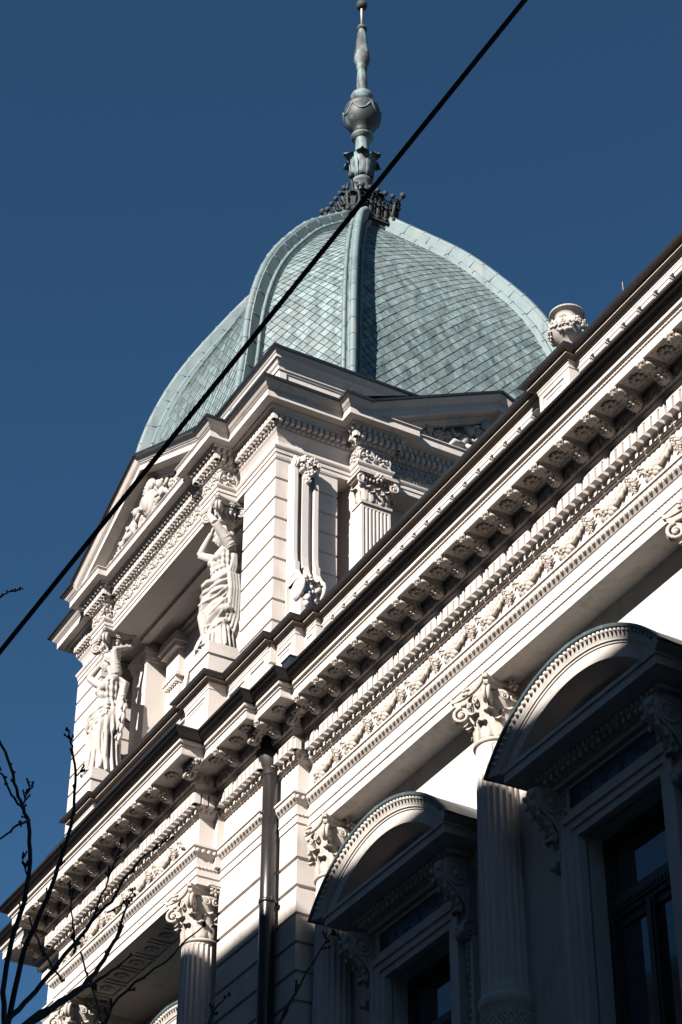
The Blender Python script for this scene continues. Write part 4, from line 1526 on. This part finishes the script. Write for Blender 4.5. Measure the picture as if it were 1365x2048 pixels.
g.lathe((fx, fy, 0), [(.40, 31.7), (.36, 32.2), (.24, 32.6), (.19, 32.78), (.18, 33.02), (.225, 33.06), (.235, 33.12), (.20, 33.18), (.15, 33.2), (.18, 33.35), (.215, 33.6), (.20, 33.9), (.15, 34.0), (.145, 34.42),
                      (.16, 34.44), (.235, 34.47), (.245, 34.52), (.19, 34.56), (.15, 34.60)], 28)
g.lathe((fx, fy, 0), [(.2, 35.6), (.22, 35.66), (.24, 35.70), (.255, 35.76), (.235, 35.83), (.17, 35.90), (.115, 35.93), (.118, 36.2), (.112, 36.5), (.098, 36.66), (.12, 36.68), (.125, 36.74), (.105, 36.77), (.13, 36.83), (.175, 36.92), (.185, 37.02), (.17, 37.15), (.178, 37.17), (.165, 37.19), (.09, 37.98), (.075, 38.02), (.105, 38.05), (.105, 38.10), (.03, 38.13)], 28)
gb = MB(); gb.lathe((fx, fy, 0), [(.15, 34.57), (.175, 34.68), (.20, 34.74), (.27, 34.80), (.35, 34.90), (.40, 35.03), (.412, 35.14), (.40, 35.25), (.385, 35.31), (.395, 35.33), (.375, 35.40), (.31, 35.49), (.23, 35.57), (.20, 35.63), (.15, 35.64)], 32)
fin = part('finial', g, 'spire')
sub('finial_ball', gb, 'ball', fin)
g = MB()
l3 = leaf(.92, .19, curl=.24, lean=.09, lobes=5)
for k in range(6):
    a = 2 * pi * k / 6 - .5
    g.unit(l3, lambda p: (fx + cos(a) * (.19 + p[1]) - sin(a) * p[0], fy + sin(a) * (.19 + p[1]) + cos(a) * p[0], 33.2 + p[2]))
obj('acanthus_collar', g, M['spire'], fin)
g = MB()
l4 = leaf(.75, .20, curl=.35, lean=-.10, lobes=4)
for k in range(8):
    a = 2 * pi * k / 8 + .3
    g.unit(l4, lambda p: (fx + cos(a) * (.40 + p[1]) - sin(a) * p[0], fy + sin(a) * (.40 + p[1]) + cos(a) * p[0], 31.9 + p[2]))
obj('foot_leaves', g, M['copperdk'], fin)
g = MB()
for k in range(6):                                                     # swags on the ball
    a0 = 2 * pi * k / 6
    pts = []
    for i in range(9):
        a = a0 + (2 * pi / 6) * i / 8
        zz = 35.28 - .24 * (1 - (2 * i / 8 - 1) ** 2)
        rr = .412 if zz > 35.1 else .405
        pts.append((fx + rr * cos(a), fy + rr * sin(a), zz))
    g.tube(pts, .022, 6)
obj('swag', g, M['spire'], fin)
g = MB(); g.tube([(fx, fy, 38.1), (fx, fy, 39.3)], .03, 8); g.tube([(fx, fy, 39.1), (fx, fy, 41.5)], .026, 8)
rod = obj('spire_rod', g, M['rod'], fin)
g = MB(); g.lathe((fx, fy, 38.86), [(.04, -.12), (.11, -.08), (.13, 0), (.11, .08), (.04, .12)], 18); g.lathe((fx, fy, 38.0), [(.07, -.02), (.115, .0), (.115, .07), (.07, .09)], 18)
obj('rod_collar', g, M['copperdk'], fin)

# =================================================================== OVERHEAD CABLE
def ray(x, y, dist):
    v = RX * (x - 682.5) - UP * (y - 1024) + d * 4291.36
    return v.normalized() * dist
A_, B_ = ray(1050, 0, 8.0), ray(0, 1304, 8.4)
dv = (B_ - A_)
g = MB()
pts = []
for i in range(41):
    t = -1.6 + 4.2 * i / 40
    p = A_ + dv * t
    sag = .0
    pts.append(p)
g.tube(pts, .0099, 10)
tag(obj('overhead_cable', g, M['cable']), 'straight black overhead cable running diagonally in front of the dome', 'cable')

# =================================================================== BARE TREE
def tree():
    T = thing('bare_tree', (-5.6, 1.9, GZ), 'bare dark tree with thin budding branches in front of the palace', 'tree')
    tr, br = MB(), MB()
    rnd = random.Random(21)
    def br_px(pts, dist, r0, r1, tgt, d2=None, buds=6):
        P3 = []
        n = len(pts)
        for i, (x, y) in enumerate(pts):
            dd = dist + ((d2 if d2 is not None else dist) - dist) * i / max(1, n - 1)
            P3.append(ray(x, y, dd))
        # smooth by subdividing with slight wobble
        Q, R_ = [], []
        for i in range(n - 1):
            for s in range(3):
                t = s / 3
                p = P3[i].lerp(P3[i + 1], t) + Vector((rnd.uniform(-1, 1), rnd.uniform(-1, 1), rnd.uniform(-1, 1))) * .003
                Q.append(p); R_.append(.78 * (r0 + (r1 - r0) * (i + t) / (n - 1)))
        Q.append(P3[-1]); R_.append(r1 * .78)
        tgt.tube(Q, R_, 7)
        for k in range(buds):
            i = rnd.randrange(1, len(Q) - 1)
            t = (Q[i + 1] - Q[i - 1]).normalized()
            s = Vector((rnd.uniform(-1, 1), rnd.uniform(-1, 1), rnd.uniform(-.3, 1)))
            s = (s - t * s.dot(t)).normalized() * .55 + t * .8
            L = rnd.uniform(.010, .034)
            tgt.tube([Q[i], Q[i] + s * L * .6, Q[i] + s * L], [R_[i] * .5 + .001, .0032, .0022], 5)
            tgt.blob(Q[i] + s * L, (.0034, .0034, .006), 6, 4)
            if rnd.random() < .5: tgt.blob(Q[i] + s * L * .6 + Vector((.004, .003, .003)), (.0028, .0028, .0045), 5, 4)
        e = Q[-1]
        for k in range(3): tgt.blob(e + Vector((rnd.uniform(-1, 1), rnd.uniform(-1, 1), rnd.uniform(-1, 1))) * .005, (.0032, .0032, .006), 6, 4)
        return Q
    base = [Vector((-5.6, 1.9, GZ)), Vector((-5.62, 1.92, 0)), Vector((-5.6, 1.9, .5)), Vector((-5.58, 1.92, 1.0))]
    fork = base[-1]
    tr.tube(base, [.13, .09, .075, .06], 12)
    starts = []
    def limb(px_, dist):
        e = ray(*px_, dist)
        tr.tube([fork, fork.lerp(e, .5) + Vector((.02, -.03, -.05)), e], [.035, .02, .0105], 8)
    main = [(10, 2060), (8, 1985), (19, 1900), (43, 1827), (57, 1768), (60, 1704), (58, 1645), (47, 1617), (38, 1593), (26, 1550), (10, 1505), (-12, 1455)]
    br_px(main, 7.4, .0125, .006, br, 7.9, 10)
    br_px([(47, 1617), (33, 1603), (19, 1583), (6, 1550), (-10, 1530)], 7.55, .006, .004, br, 7.4, 4)
    br_px([(60, 1640), (40, 1647), (20, 1662), (0, 1679), (-20, 1690)], 7.6, .006, .004, br, 7.3, 3)
    br_px([(47, 1607), (54, 1590), (58, 1575), (66, 1568)], 7.6, .0045, .003, br, 7.6, 7)
    br_px([(57, 1755), (50, 1740), (47, 1722), (46, 1712)], 7.6, .004, .003, br, 7.6, 6)
    right = [(15, 2060), (30, 1975), (50, 1900), (79, 1834), (103, 1778), (115, 1735), (131, 1691), (144, 1652), (150, 1601), (153, 1545), (146, 1499), (141, 1478), (136, 1458)]
    br_px(right, 7.0, .0125, .0035, br, 7.3, 16)
    br_px([(153, 1550), (160, 1546), (168, 1541)], 7.2, .004, .003, br, 7.2, 2)
    a = [(-10, 2075), (25, 2030), (60, 1996), (93, 1957), (149, 1889), (182, 1843), (223, 1802), (250, 1757), (282, 1717), (320, 1690), (345, 1675)]
    br_px(a, 6.6, .012, .0025, br, 7.2, 10)
    br_px([(182, 1843), (205, 1790), (225, 1740), (240, 1700), (246, 1680)], 6.9, .005, .002, br, 7.3, 6)
    b2 = [(0, 2085), (60, 2042), (121, 2003), (165, 1975), (200, 1935), (228, 1885), (245, 1852)]
    br_px(b2, 6.2, .0145, .006, br, 6.7, 6)
    br_px([(228, 1885), (255, 1812), (270, 1790)], 6.7, .006, .003, br, 6.9, 3)
    br_px([(215, 1825), (245, 1810), (262, 1790), (268, 1778)], 6.8, .004, .002, br, 6.9, 4)
    br_px([(150, 1905), (150, 1870), (142, 1820), (140, 1765)], 6.8, .005, .002, br, 7.0, 6)
    br_px([(60, 1835), (75, 1880), (100, 1925), (125, 1962)], 7.1, .004, .004, br, 6.6, 3)
    br_px([(160, 1905), (178, 1962), (195, 2010), (205, 2050)], 6.7, .004, .003, br, 6.2, 4)
    c = [(20, 2085), (80, 2050), (150, 2010), (223, 1972), (260, 1935), (300, 1880)]
    br_px([(20, 2075), (90, 2030), (155, 1985), (200, 1960), (236, 1935), (262, 1910)], 5.9, .010, .003, br, 6.3, 6)
    br_px([(200, 2075), (223, 2014), (270, 1965), (330, 1925), (375, 1880), (410, 1850)], 5.8, .006, .0025, br, 6.1, 5)
    br_px([(540, 2090), (562, 2045), (590, 1985), (625, 1925), (650, 1885), (668, 1862)], 5.6, .0055, .002, br, 5.9, 7)
    br_px([(395, 2100), (420, 2040), (440, 2005), (457, 1988)], 5.6, .005, .002, br, 5.8, 5)
    br_px([(-25, 1220), (-5, 1198), (14, 1186), (30, 1182), (42, 1177)], 7.8, .0045, .0025, br, 7.9, 6)
    for p_, dd in (((10, 2060), 7.4), ((15, 2060), 7.0), ((-10, 2075), 6.6), ((0, 2085), 6.2), ((20, 2075), 5.9), ((200, 2075), 5.8), ((540, 2090), 5.6), ((395, 2100), 5.6)):
        limb(p_, dd)
    # hidden joints of the side shoots running in from the left
    s1 = ray(-25, 1220, 7.8); s2 = ray(-12, 1455, 7.9); s3 = ray(-20, 1690, 7.3); s4 = ray(-10, 1530, 7.4)
    root = fork + Vector((-1.2, .1, .55))
    tr.tube([fork, root], [.03, .022], 8)
    for s in (s1, s2):
        tr.tube([root, root.lerp(s, .5) + Vector((-.25, .05, .1)), s], [.016, .010, .005], 7)
    for s in (s3, s4):
        tr.tube([root, root.lerp(s, .5) + Vector((-.12, .02, .02)), s], [.014, .008, .004], 7)
    obj('trunk', tr, M['bark'], T)
    obj('branches', br, M['bark'], T)
tree()

# =================================================================== CARYATIDS
def gauss(x, s): return math.exp(-(x / s) ** 2)
def voxel_union(mb, name, size, smooth_it=2):
    me = mb.mesh(name + '_raw', M['statue'])
    o = bpy.data.objects.new(name + '_raw', me)
    COL.objects.link(o)
    m = o.modifiers.new('r', 'REMESH'); m.mode = 'VOXEL'; m.voxel_size = size; m.use_smooth_shade = True
    s = o.modifiers.new('s', 'SMOOTH'); s.iterations = smooth_it; s.factor = .4
    dg = bpy.context.evaluated_depsgraph_get()
    me2 = bpy.data.meshes.new_from_object(o.evaluated_get(dg))
    me2.name = name
    bpy.data.objects.remove(o)
    bpy.data.meshes.remove(me)
    me2.materials.clear(); me2.materials.append(M['statue'])
    for p in me2.polygons: p.use_smooth = True
    return me2

def hand(u, wrist, dirv, palm_n, s=1.0, curl=.5):
    """palm from wrist along dirv, five fingers curling towards -palm_n"""
    dirv = Vector(dirv).normalized(); pn = Vector(palm_n); pn = (pn - dirv * pn.dot(dirv)).normalized()
    sd = dirv.cross(pn)
    w = Vector(wrist)
    rot = Matrix((sd, pn, dirv)).transposed()
    u.blob(w + dirv * .075 * s, (.055 * s, .028 * s, .085 * s), 10, 7, rot)
    for i, (off, L) in enumerate(((-.042, .105), (-.014, .125), (.014, .115), (.042, .09))):
        a = w + dirv * .135 * s + sd * off * s
        b2 = a + (dirv * .8 - pn * .35 * curl) * L * .5 * s
        c = b2 + (dirv * .4 - pn * .9 * curl) * L * .5 * s
        u.tube([a - dirv * .03 * s, a, b2, c], [.017 * s, .016 * s, .015 * s, .012 * s], 7)
    a = w + dirv * .05 * s - sd * .05 * s
    u.tube([a, a - sd * .035 * s + dirv * .035 * s, a - sd * .04 * s + dirv * .085 * s - pn * .02 * s], [.021 * s, .018 * s, .014 * s], 7)

def head(u, c, fwd, s=1.0, wreath=True):
    """c: skull centre; fwd: facing direction"""
    f = Vector(fwd).normalized(); up_ = Vector((0, 0, 1)); up_ = (up_ - f * f.dot(up_)).normalized(); r = f.cross(up_)
    rot = Matrix((r, f, up_)).transposed()
    c = Vector(c)
    def at(x, y, z): return c + (r * x + f * y + up_ * z) * s
    def bl(x, y, z, a, b2, e, nu=12, nv=8): u.blob(at(x, y, z), (a * s, b2 * s, e * s), nu, nv, rot)
    bl(0, -.01, .03, .115, .135, .13, 16, 12)          # skull
    bl(0, .055, -.06, .088, .085, .125, 14, 10)        # face
    bl(0, .085, -.155, .038, .038, .035)               # chin
    for sx in (-1, 1):
        bl(sx * .055, .085, -.06, .035, .03, .04)      # cheeks
        bl(sx * .043, .118, .012, .038, .022, .014)    # brow
        bl(sx * .042, .118, -.014, .019, .013, .010)   # eye
        bl(sx * .108, -.005, -.035, .016, .03, .042)   # ear
    u.tube([at(0, .132, .0), at(0, .158, -.055), at(0, .15, -.072)], [.013 * s, .021 * s, .018 * s], 8)   # nose
    bl(0, .128, -.100, .032, .018, .010); bl(0, .123, -.118, .027, .018, .010)                            # lips
    for k in range(15):                                # waved hair round the face
        a = -.35 + (pi + .7) * k / 14
        bl(cos(a) * .112, .035 - .02 * abs(cos(a)), .035 + sin(a) * .112, .034, .05, .034, 8, 6)
        bl(cos(a) * .112, -.05, .04 + sin(a) * .10, .036, .06, .036, 8, 6)
    bl(0, -.135, -.03, .075, .07, .075)                # knot
    for sx in (-1, 1):
        bl(sx * .085, -.07, -.06, .04, .06, .07)
    u.tube([at(0, .01, -.13), at(0, -.02, -.25), at(0, -.015, -.32)], [.066 * s, .062 * s, .075 * s], 12)   # neck

def robe(u, zs, fold, nth=150):
    """zs: list of (z, cx, cy, a, b); fold(theta, z) -> radial displacement"""
    rows = []
    z0, z1 = zs[0][0], zs[-1][0]
    N = 110
    Z = [q[0] for q in zs]
    for i in range(N + 1):
        z = z0 + (z1 - z0) * i / N
        cx, cy, a, b2 = [spline(Z, [q[j] for q in zs], z) for j in (1, 2, 3, 4)]
        row = []
        for k in range(nth):
            th = 2 * pi * k / nth
            f = fold(th, z)
            row.append((cx + (a + f) * cos(th), cy + (b2 + f) * sin(th), z))
        rows.append(row)
    u.grid(rows, closed_u=True, cap=True)

def strand(u, pts, r, n=7):
    u.tube(pts, r, n)

def fold_curve(th0, z0, th1, z1, sag, body, out=.0, n=12):
    """points lying on the body between two (theta,z) with sag; body(th,z)->Vector"""
    pts = []
    for i in range(n + 1):
        t = i / n
        pts.append(body(th0 + (th1 - th0) * t, z0 + (z1 - z0) * t - sag * 4 * t * (1 - t)))
    return pts

def caryatid(kind):
    u = MB()
    # local frame: front is -y, the figure's left is +x, z up; total height about 2.52 to the crown
    H = 2.52
    if kind == 'left':
        zs = [(0, .0, .0, .30, .25), (.35, .0, .0, .285, .24), (.8, -.01, -.01, .29, .24), (1.15, -.03, -.015, .30, .23), (1.35, -.03, .0, .27, .21), (1.55, -.02, .01, .215, .17), (1.72, .0, .0, .225, .18), (1.90, .01, .0, .245, .17), (2.02, .01, .015, .22, .13), (2.10, .01, .02, .12, .09)]
        def fold(th, z):
            fr = .5 - .5 * sin(th)                                        # 1 at the front (-y)
            low = max(0, min(1, (1.18 - z) / .3))
            w = th + .25 * sin(z * 2.1) * .3
            f = .044 * low * (abs(sin(w * 8.5 + .5 * sin(z * 1.3))) ** .7 * 2 - 1)
            f += .022 * low * sin(w * 17 + z * 1.5)
            f += .030 * low * gauss(z, .28)                               # flare at the foot
            # overfold hem sweeping up to the right hip
            hem = 1.16 - .34 * max(0, sin(th * 1 + 2.2)) - .10 * cos(th)
            f += .055 / (1 + math.exp(-(z - hem) * 60)) * (1 if z < 1.45 else max(0, 1 - (z - 1.45) / .1)) * max(0, 1 - max(0, z - 1.25) / .3)
            up_ = max(0, min(1, (z - 1.2) / .1)) * max(0, min(1, (2.05 - z) / .15))
            f += .022 * up_ * sin(th * 13 + 6 * z) * (.4 + .6 * fr)
            f += .016 * up_ * sin(z * 42 + 4 * cos(th)) * fr
            f -= .025 * gauss(z - 1.56, .025)                             # belt
            return f
    else:
        zs = [(0, .02, .0, .25, .22), (.3, .01, .0, .25, .225), (.7, -.03, -.02, .285, .25), (1.05, -.05, -.02, .30, .245), (1.25, -.05, -.01, .285, .225), (1.50, -.02, .01, .215, .175), (1.70, .0, .0, .23, .19), (1.90, .02, .0, .245, .175), (2.02, .02, .015, .21, .13), (2.10, .02, .02, .12, .09)]
        def fold(th, z):
            low = max(0, min(1, (.55 - z) / .35))
            f = .036 * low * (abs(sin(th * 9 + .8 * sin(z * 3))) ** .8 * 2 - 1) + .02 * low * gauss(z, .2)
            mid = max(0, min(1, (z - .25) / .25)) * max(0, min(1, (1.42 - z) / .10))
            # wrapped mantle: folds climbing to the figure's left side
            dz = z + .42 * (cos(th) * -.9) * .8
            f += mid * (.030 * sin(dz * 17 + 1.5 * sin(th * 2)) + .020 * sin(dz * 31 + th * 1.3))
            roll = 1.28 + .16 * cos(th)                                   # thick roll round the hips
            f += .050 * gauss(z - roll, .055) + .034 * gauss(z - roll + .12, .045) + .022 * gauss(z - roll - .09, .03)
            hem = .44 + .26 * cos(th + .5) 
            f += .03 / (1 + math.exp(-(z - hem) * 50)) * max(0, 1 - max(0, z - .8) / .4)
            up_ = max(0, min(1, (z - 1.42) / .08)) * max(0, min(1, (2.05 - z) / .15))
            f += .014 * up_ * sin(th * 15 + 9 * z) + .006 * up_ * sin(z * 60)
            return f
    robe(u, zs, fold)
    Z = [q[0] for q in zs]
    def body(th, z, extra=.0):
        cx, cy, a, b2 = [spline(Z, [q[j] for q in zs], z) for j in (1, 2, 3, 4)]
        f = fold(th, z) + extra
        return Vector((cx + (a + f) * cos(th), cy + (b2 + f) * sin(th), z))
    for sx in (-1, 1):                                                    # breasts, shoulders
        u.blob((sx * .105 + .0, -.145, 1.80), (.088, .085, .082), 14, 10)
        u.blob((sx * .225, .01, 1.98), (.10, .10, .10), 12, 9)
    u.blob((0, .03, 2.03), (.17, .10, .08), 14, 9)
    # forward knee
    if kind == 'left':
        u.tube([(.10, -.10, 1.15), (.12, -.20, .72), (.12, -.15, .2), (.13, -.17, .04)], [.15, .115, .085, .07], 14)
        head(u, (.035, -.06, 2.385), (-.62, -.75, -.20), 1.0)
        # figure's right arm: out and up, forearm back in to the capital
        S = Vector((-.23, 0, 2.0)); E_ = Vector((-.47, -.22, 2.26)); Wr = Vector((-.23, -.05, 2.56))
        u.tube([S, S.lerp(E_, .5) + Vector((0, -.01, -.01)), E_], [.092, .082, .062], 12)
        u.tube([E_, E_.lerp(Wr, .35), Wr], [.066, .064, .042], 12)
        hand(u, Wr, (.35, .05, .9), (.15, -1, 0), .95, .4)
        # left arm: lifted straight, forearm folded back over the capital
        S = Vector((.25, 0, 2.02)); E_ = Vector((.33, -.10, 2.47)); Wr = Vector((.31, .16, 2.62))
        u.tube([S, S.lerp(E_, .5), E_], [.098, .085, .066], 12)
        u.tube([E_, E_.lerp(Wr, .4), Wr], [.068, .06, .042], 12)
        hand(u, Wr, (-.4, .5, .4), (.3, -.4, .8), .95, .4)
        # gathered sleeve on the left arm
        for k in range(7):
            t = .05 + k * .085
            c = S.lerp(E_, t)
            u.blob(c + Vector((.0, .015, -.012 * k * .4)), (.108 - .003 * k + .008 * (k % 2), .108 - .003 * k, .024), 14, 6, (E_ - S).to_track_quat('Z', 'Y').to_matrix())
        # mantle hanging behind her left side, zig-zag edge
        rnd = random.Random(2)
        for k in range(10):
            x0 = .26 + .024 * k; y0 = .12 - .05 * (k % 2)
            zb = (.55, .66, .62, .82, .78, 1.0, .95, 1.2, 1.14, 1.36)[k]
            u.tube([(.22 + .012 * k, .08, 2.02 - .012 * k), (x0 * .96, y0 + .05, 1.78), (x0 + .03 * sin(k * 2.3), y0 - .01, 1.45), (x0 + .012, y0 + .03, zb + .14), (x0 + .04, y0 - .02, zb)], [.026, .034, .034, .046, .010], 7)
        # overfold: heavy rolls from the low right hip up across the front to the left arm
        for (a0, z0, a1, z1, sg, r) in ((3.0, 1.06, 5.95, 1.40, .05, .046), (3.05, .98, 5.95, 1.30, .07, .036), (3.1, .88, 5.9, 1.22, .12, .030), (3.15, .78, 5.75, 1.16, .17, .026), (3.2, 1.16, 5.95, 1.47, .04, .028)):
            strand(u, fold_curve(a0, z0, a1, z1, sg, body, n=16), r)
        for (th, zt, zb) in ((3.25, 1.0, .60), (3.5, 1.02, .68), (3.8, 1.05, .78), (4.1, 1.08, .86), (4.45, 1.10, .92)):
            strand(u, [body(th, zt, .03), body(th - .06, (zt + zb) / 2, .05), body(th - .10, zb, .045)], [.045, .050, .018])
        # overfold edge, belt
        strand(u, [body(th * 2 * pi / 40, 1.555, .0) for th in range(41)], .020)
        for (a0, z0, a1, z1, sg, r) in ((3.3, 1.30, 5.9, 1.16, .10, .030), (3.2, 1.22, 5.8, 1.28, .17, .026), (3.4, 1.42, 6.0, 1.40, .10, .018), (3.5, 1.85, 5.7, 1.85, .13, .015), (3.5, 1.95, 5.8, 1.95, .16, .014), (3.6, 1.48, 5.6, 1.46, .05, .015)):
            strand(u, fold_curve(a0, z0, a1, z1, sg, body), r)
        for k in range(13):                                               # pleats of the skirt
            th = 3.35 + k * .215
            z1 = 1.10 - .25 * abs(sin(k * 1.7))
            strand(u, [body(th + .02 * sin(k), z1, -.02), body(th + .03 * sin(k * 2.1), .75, -.006), body(th + .05 * sin(k * 1.3), .35, .0), body(th + .04 * sin(k), .03, .012)], [.012, .030, .034, .030])
        # hanging cloth point at the right hip
        u.tube([(-.28, -.10, 1.2), (-.36, -.08, .95), (-.36, -.06, .72), (-.32, -.06, .5)], [.06, .075, .06, .02], 10)
        u.tube([(-.16, -.24, 1.15), (-.22, -.25, .85), (-.20, -.24, .55)], [.05, .055, .02], 10)
    else:
        u.tube([(-.11, -.08, 1.12), (-.14, -.22, .72), (-.10, -.16, .22), (-.09, -.20, .05)], [.16, .125, .09, .07], 14)
        head(u, (.0, -.04, 2.335), (-.45, -.85, -.30), 1.05)
        S = Vector((.25, 0, 2.0)); E_ = Vector((.28, -.30, 2.33)); Wr = Vector((.06, -.32, 2.64))
        u.tube([S, S.lerp(E_, .5), E_], [.10, .09, .07], 12)
        u.tube([E_, E_.lerp(Wr, .35), Wr], [.072, .068, .044], 12)
        hand(u, Wr, (-.25, .1, .9), (.2, -1, 0), .95, .4)
        S = Vector((-.25, 0, 2.0)); E_ = Vector((-.50, -.20, 2.18)); Wr = Vector((-.26, -.12, 2.52))
        u.tube([S, S.lerp(E_, .5), E_], [.092, .084, .066], 12)
        u.tube([E_, E_.lerp(Wr, .35), Wr], [.068, .064, .042], 12)
        hand(u, Wr, (.4, .1, .85), (-.2, -1, 0), .95, .4)
        S = Vector((.25, 0, 2.0)); E_ = Vector((.28, -.30, 2.33))
        for k in range(7):
            t = .0 + k * .08
            c = S.lerp(E_, t)
            u.blob(c + Vector((.0, .01, -.02)), (.112 - .003 * k + .008 * (k % 2), .112 - .003 * k, .024), 14, 6, (E_ - S).to_track_quat('Z', 'Y').to_matrix())
        # mantle: thick bands from right hip up over the left arm, tail down her left side
        for (a0, z0, a1, z1, sg, r) in ((3.1, 1.20, 6.3, 1.48, .07, .048), (3.0, 1.12, 6.4, 1.36, .10, .036), (3.2, 1.02, 6.4, 1.22, .12, .028), (3.3, .92, 6.4, 1.20, .16, .022), (3.4, .80, 6.4, 1.12, .20, .022), (3.6, .66, 6.4, 1.02, .22, .020), (3.9, .52, 6.4, .85, .20, .018), (4.3, .42, 6.4, .62, .14, .016), (3.2, 1.27, 6.2, 1.56, .06, .024)):
            strand(u, fold_curve(a0, z0, a1, z1, sg, body), r)
        for k in range(3): u.tube([(.25, -.02 + .05 * k, 1.40), (.27, .03 + .04 * k, 1.62), (.255, .07 + .02 * k, 1.85), (.22, .08, 1.98)], [.03, .03, .028, .02], 8)
        for k in range(4):
            u.tube([(.27, .0 + .05 * k, 1.45), (.275, .03 + .05 * k, 1.15), (.26, .03 + .05 * k, .85 - .08 * k), (.25, .04 * k, .62 - .1 * k)], [.045, .05, .04, .02], 8)
        for k in range(11):
            th = 3.5 + k * .26
            strand(u, [body(th, .48, -.02), body(th + .04 * sin(k * 2), .25, .0), body(th + .03, .02, .01)], [.012, .022, .022])
        strand(u, fold_curve(3.4, 1.62, 6.0, 1.62, .05, body), .014); strand(u, fold_curve(3.5, 1.93, 5.8, 1.95, .13, body), .016)
    # toes on the plinth
    for sx in (-1, 1):
        u.blob((sx * .11, -.27, .04), (.055, .11, .045), 10, 7)
        for k in range(5): u.blob((sx * (.07 + .02 * k), -.37 + .008 * k, .028), (.012, .03, .018), 6, 5)
    u.blob((0, 0, .015), (.30, .30, .04), 20, 6)
    return voxel_union(u, 'body', .0115, 1)

def ionic_capital():
    u = MB()
    u.lathe((0, 0, 0), [(.13, -.02), (.17, 0), (.18, .03), (.15, .05), (.14, .07), (.16, .10), (.21, .16), (.235, .20), (.235, .22), (.2, .23)], 28)
    for k in range(14):
        a = 2 * pi * k / 14
        u.blob((.20 * cos(a), .20 * sin(a), .145), (.032, .032, .055), 7, 5)
        u.blob((.16 * cos(a), .16 * sin(a), .03), (.03, .03, .025), 6, 4)
    for sx in (-1, 1):
        for sy in (-1, 1):
            a = atan2(sy, sx)
            sp = spiral(.10, 1.7, .028, 22, sgn=1)
            for off in (-.03, .03):
                u.unit(sp, lambda p: (cos(a) * (.30 + p[0]) - sin(a) * (off + p[1]), sin(a) * (.30 + p[0]) + cos(a) * (off + p[1]), .185 + p[2]))
            u.tube([(cos(a) * .15, sin(a) * .15, .25), (cos(a) * .27, sin(a) * .27, .275), (cos(a) * .34, sin(a) * .34, .27)], [.04, .045, .03], 8)
    pts = []
    rows = []
    for half, hol, z in ((.29, .05, .255), (.30, .05, .28), (.32, .05, .29), (.34, .05, .325), (.34, .05, .35)):
        row = []
        for k in range(4):
            a = k * pi / 2
            for i in range(9):
                q = -.9 + 1.8 * i / 8
                x = half - hol * (1 - (q / .9) ** 2); y = q * half
                row.append((cos(a) * x - sin(a) * y, sin(a) * x + cos(a) * y, z))
        rows.append(row)
    u.grid(rows, closed_u=True, smooth=False, cap=True)
    for k in range(4):
        a = k * pi / 2
        u.unit(flower(.06, 6, .7), lambda p: (cos(a) * (.26 + p[1]) - sin(a) * p[0], sin(a) * (.26 + p[1]) + cos(a) * p[0], .27 + p[2]))
    return u
IC = None
SX = {'right': -26.26, 'left': -30.85}
for kind, lab in (('left', 'stone caryatid in a straight pleated robe, face in view, left of the loggia'), ('right', 'stone caryatid wrapped in a diagonal mantle beside the right rusticated pier')):
    x = SX[kind]
    g = MB()
    g.box(x - .335, x + .335, 11.93, 12.72, 18.0, 18.30); g.box(x - .36, x + .36, 11.905, 12.74, 18.30, 18.345); g.box(x - .345, x + .345, 11.92, 12.73, 18.345, 18.37); g.box(x - .33, x + .33, 11.935, 12.72, 18.37, 18.535)
    part('statue_plinth', g, 'stucco')
    T = thing('caryatid_statue', (x, 12.27, 18.535), lab, 'statue')
    me = caryatid(kind)
    bo = obj('body', me, None, T, (x, 12.27, 18.535))
    if IC is None:
        IC = obj('ionic_capital', ionic_capital(), M['statue'], PAL, (x, 12.27, 21.095))
    else:
        inst(IC, (x, 12.27, 21.095))
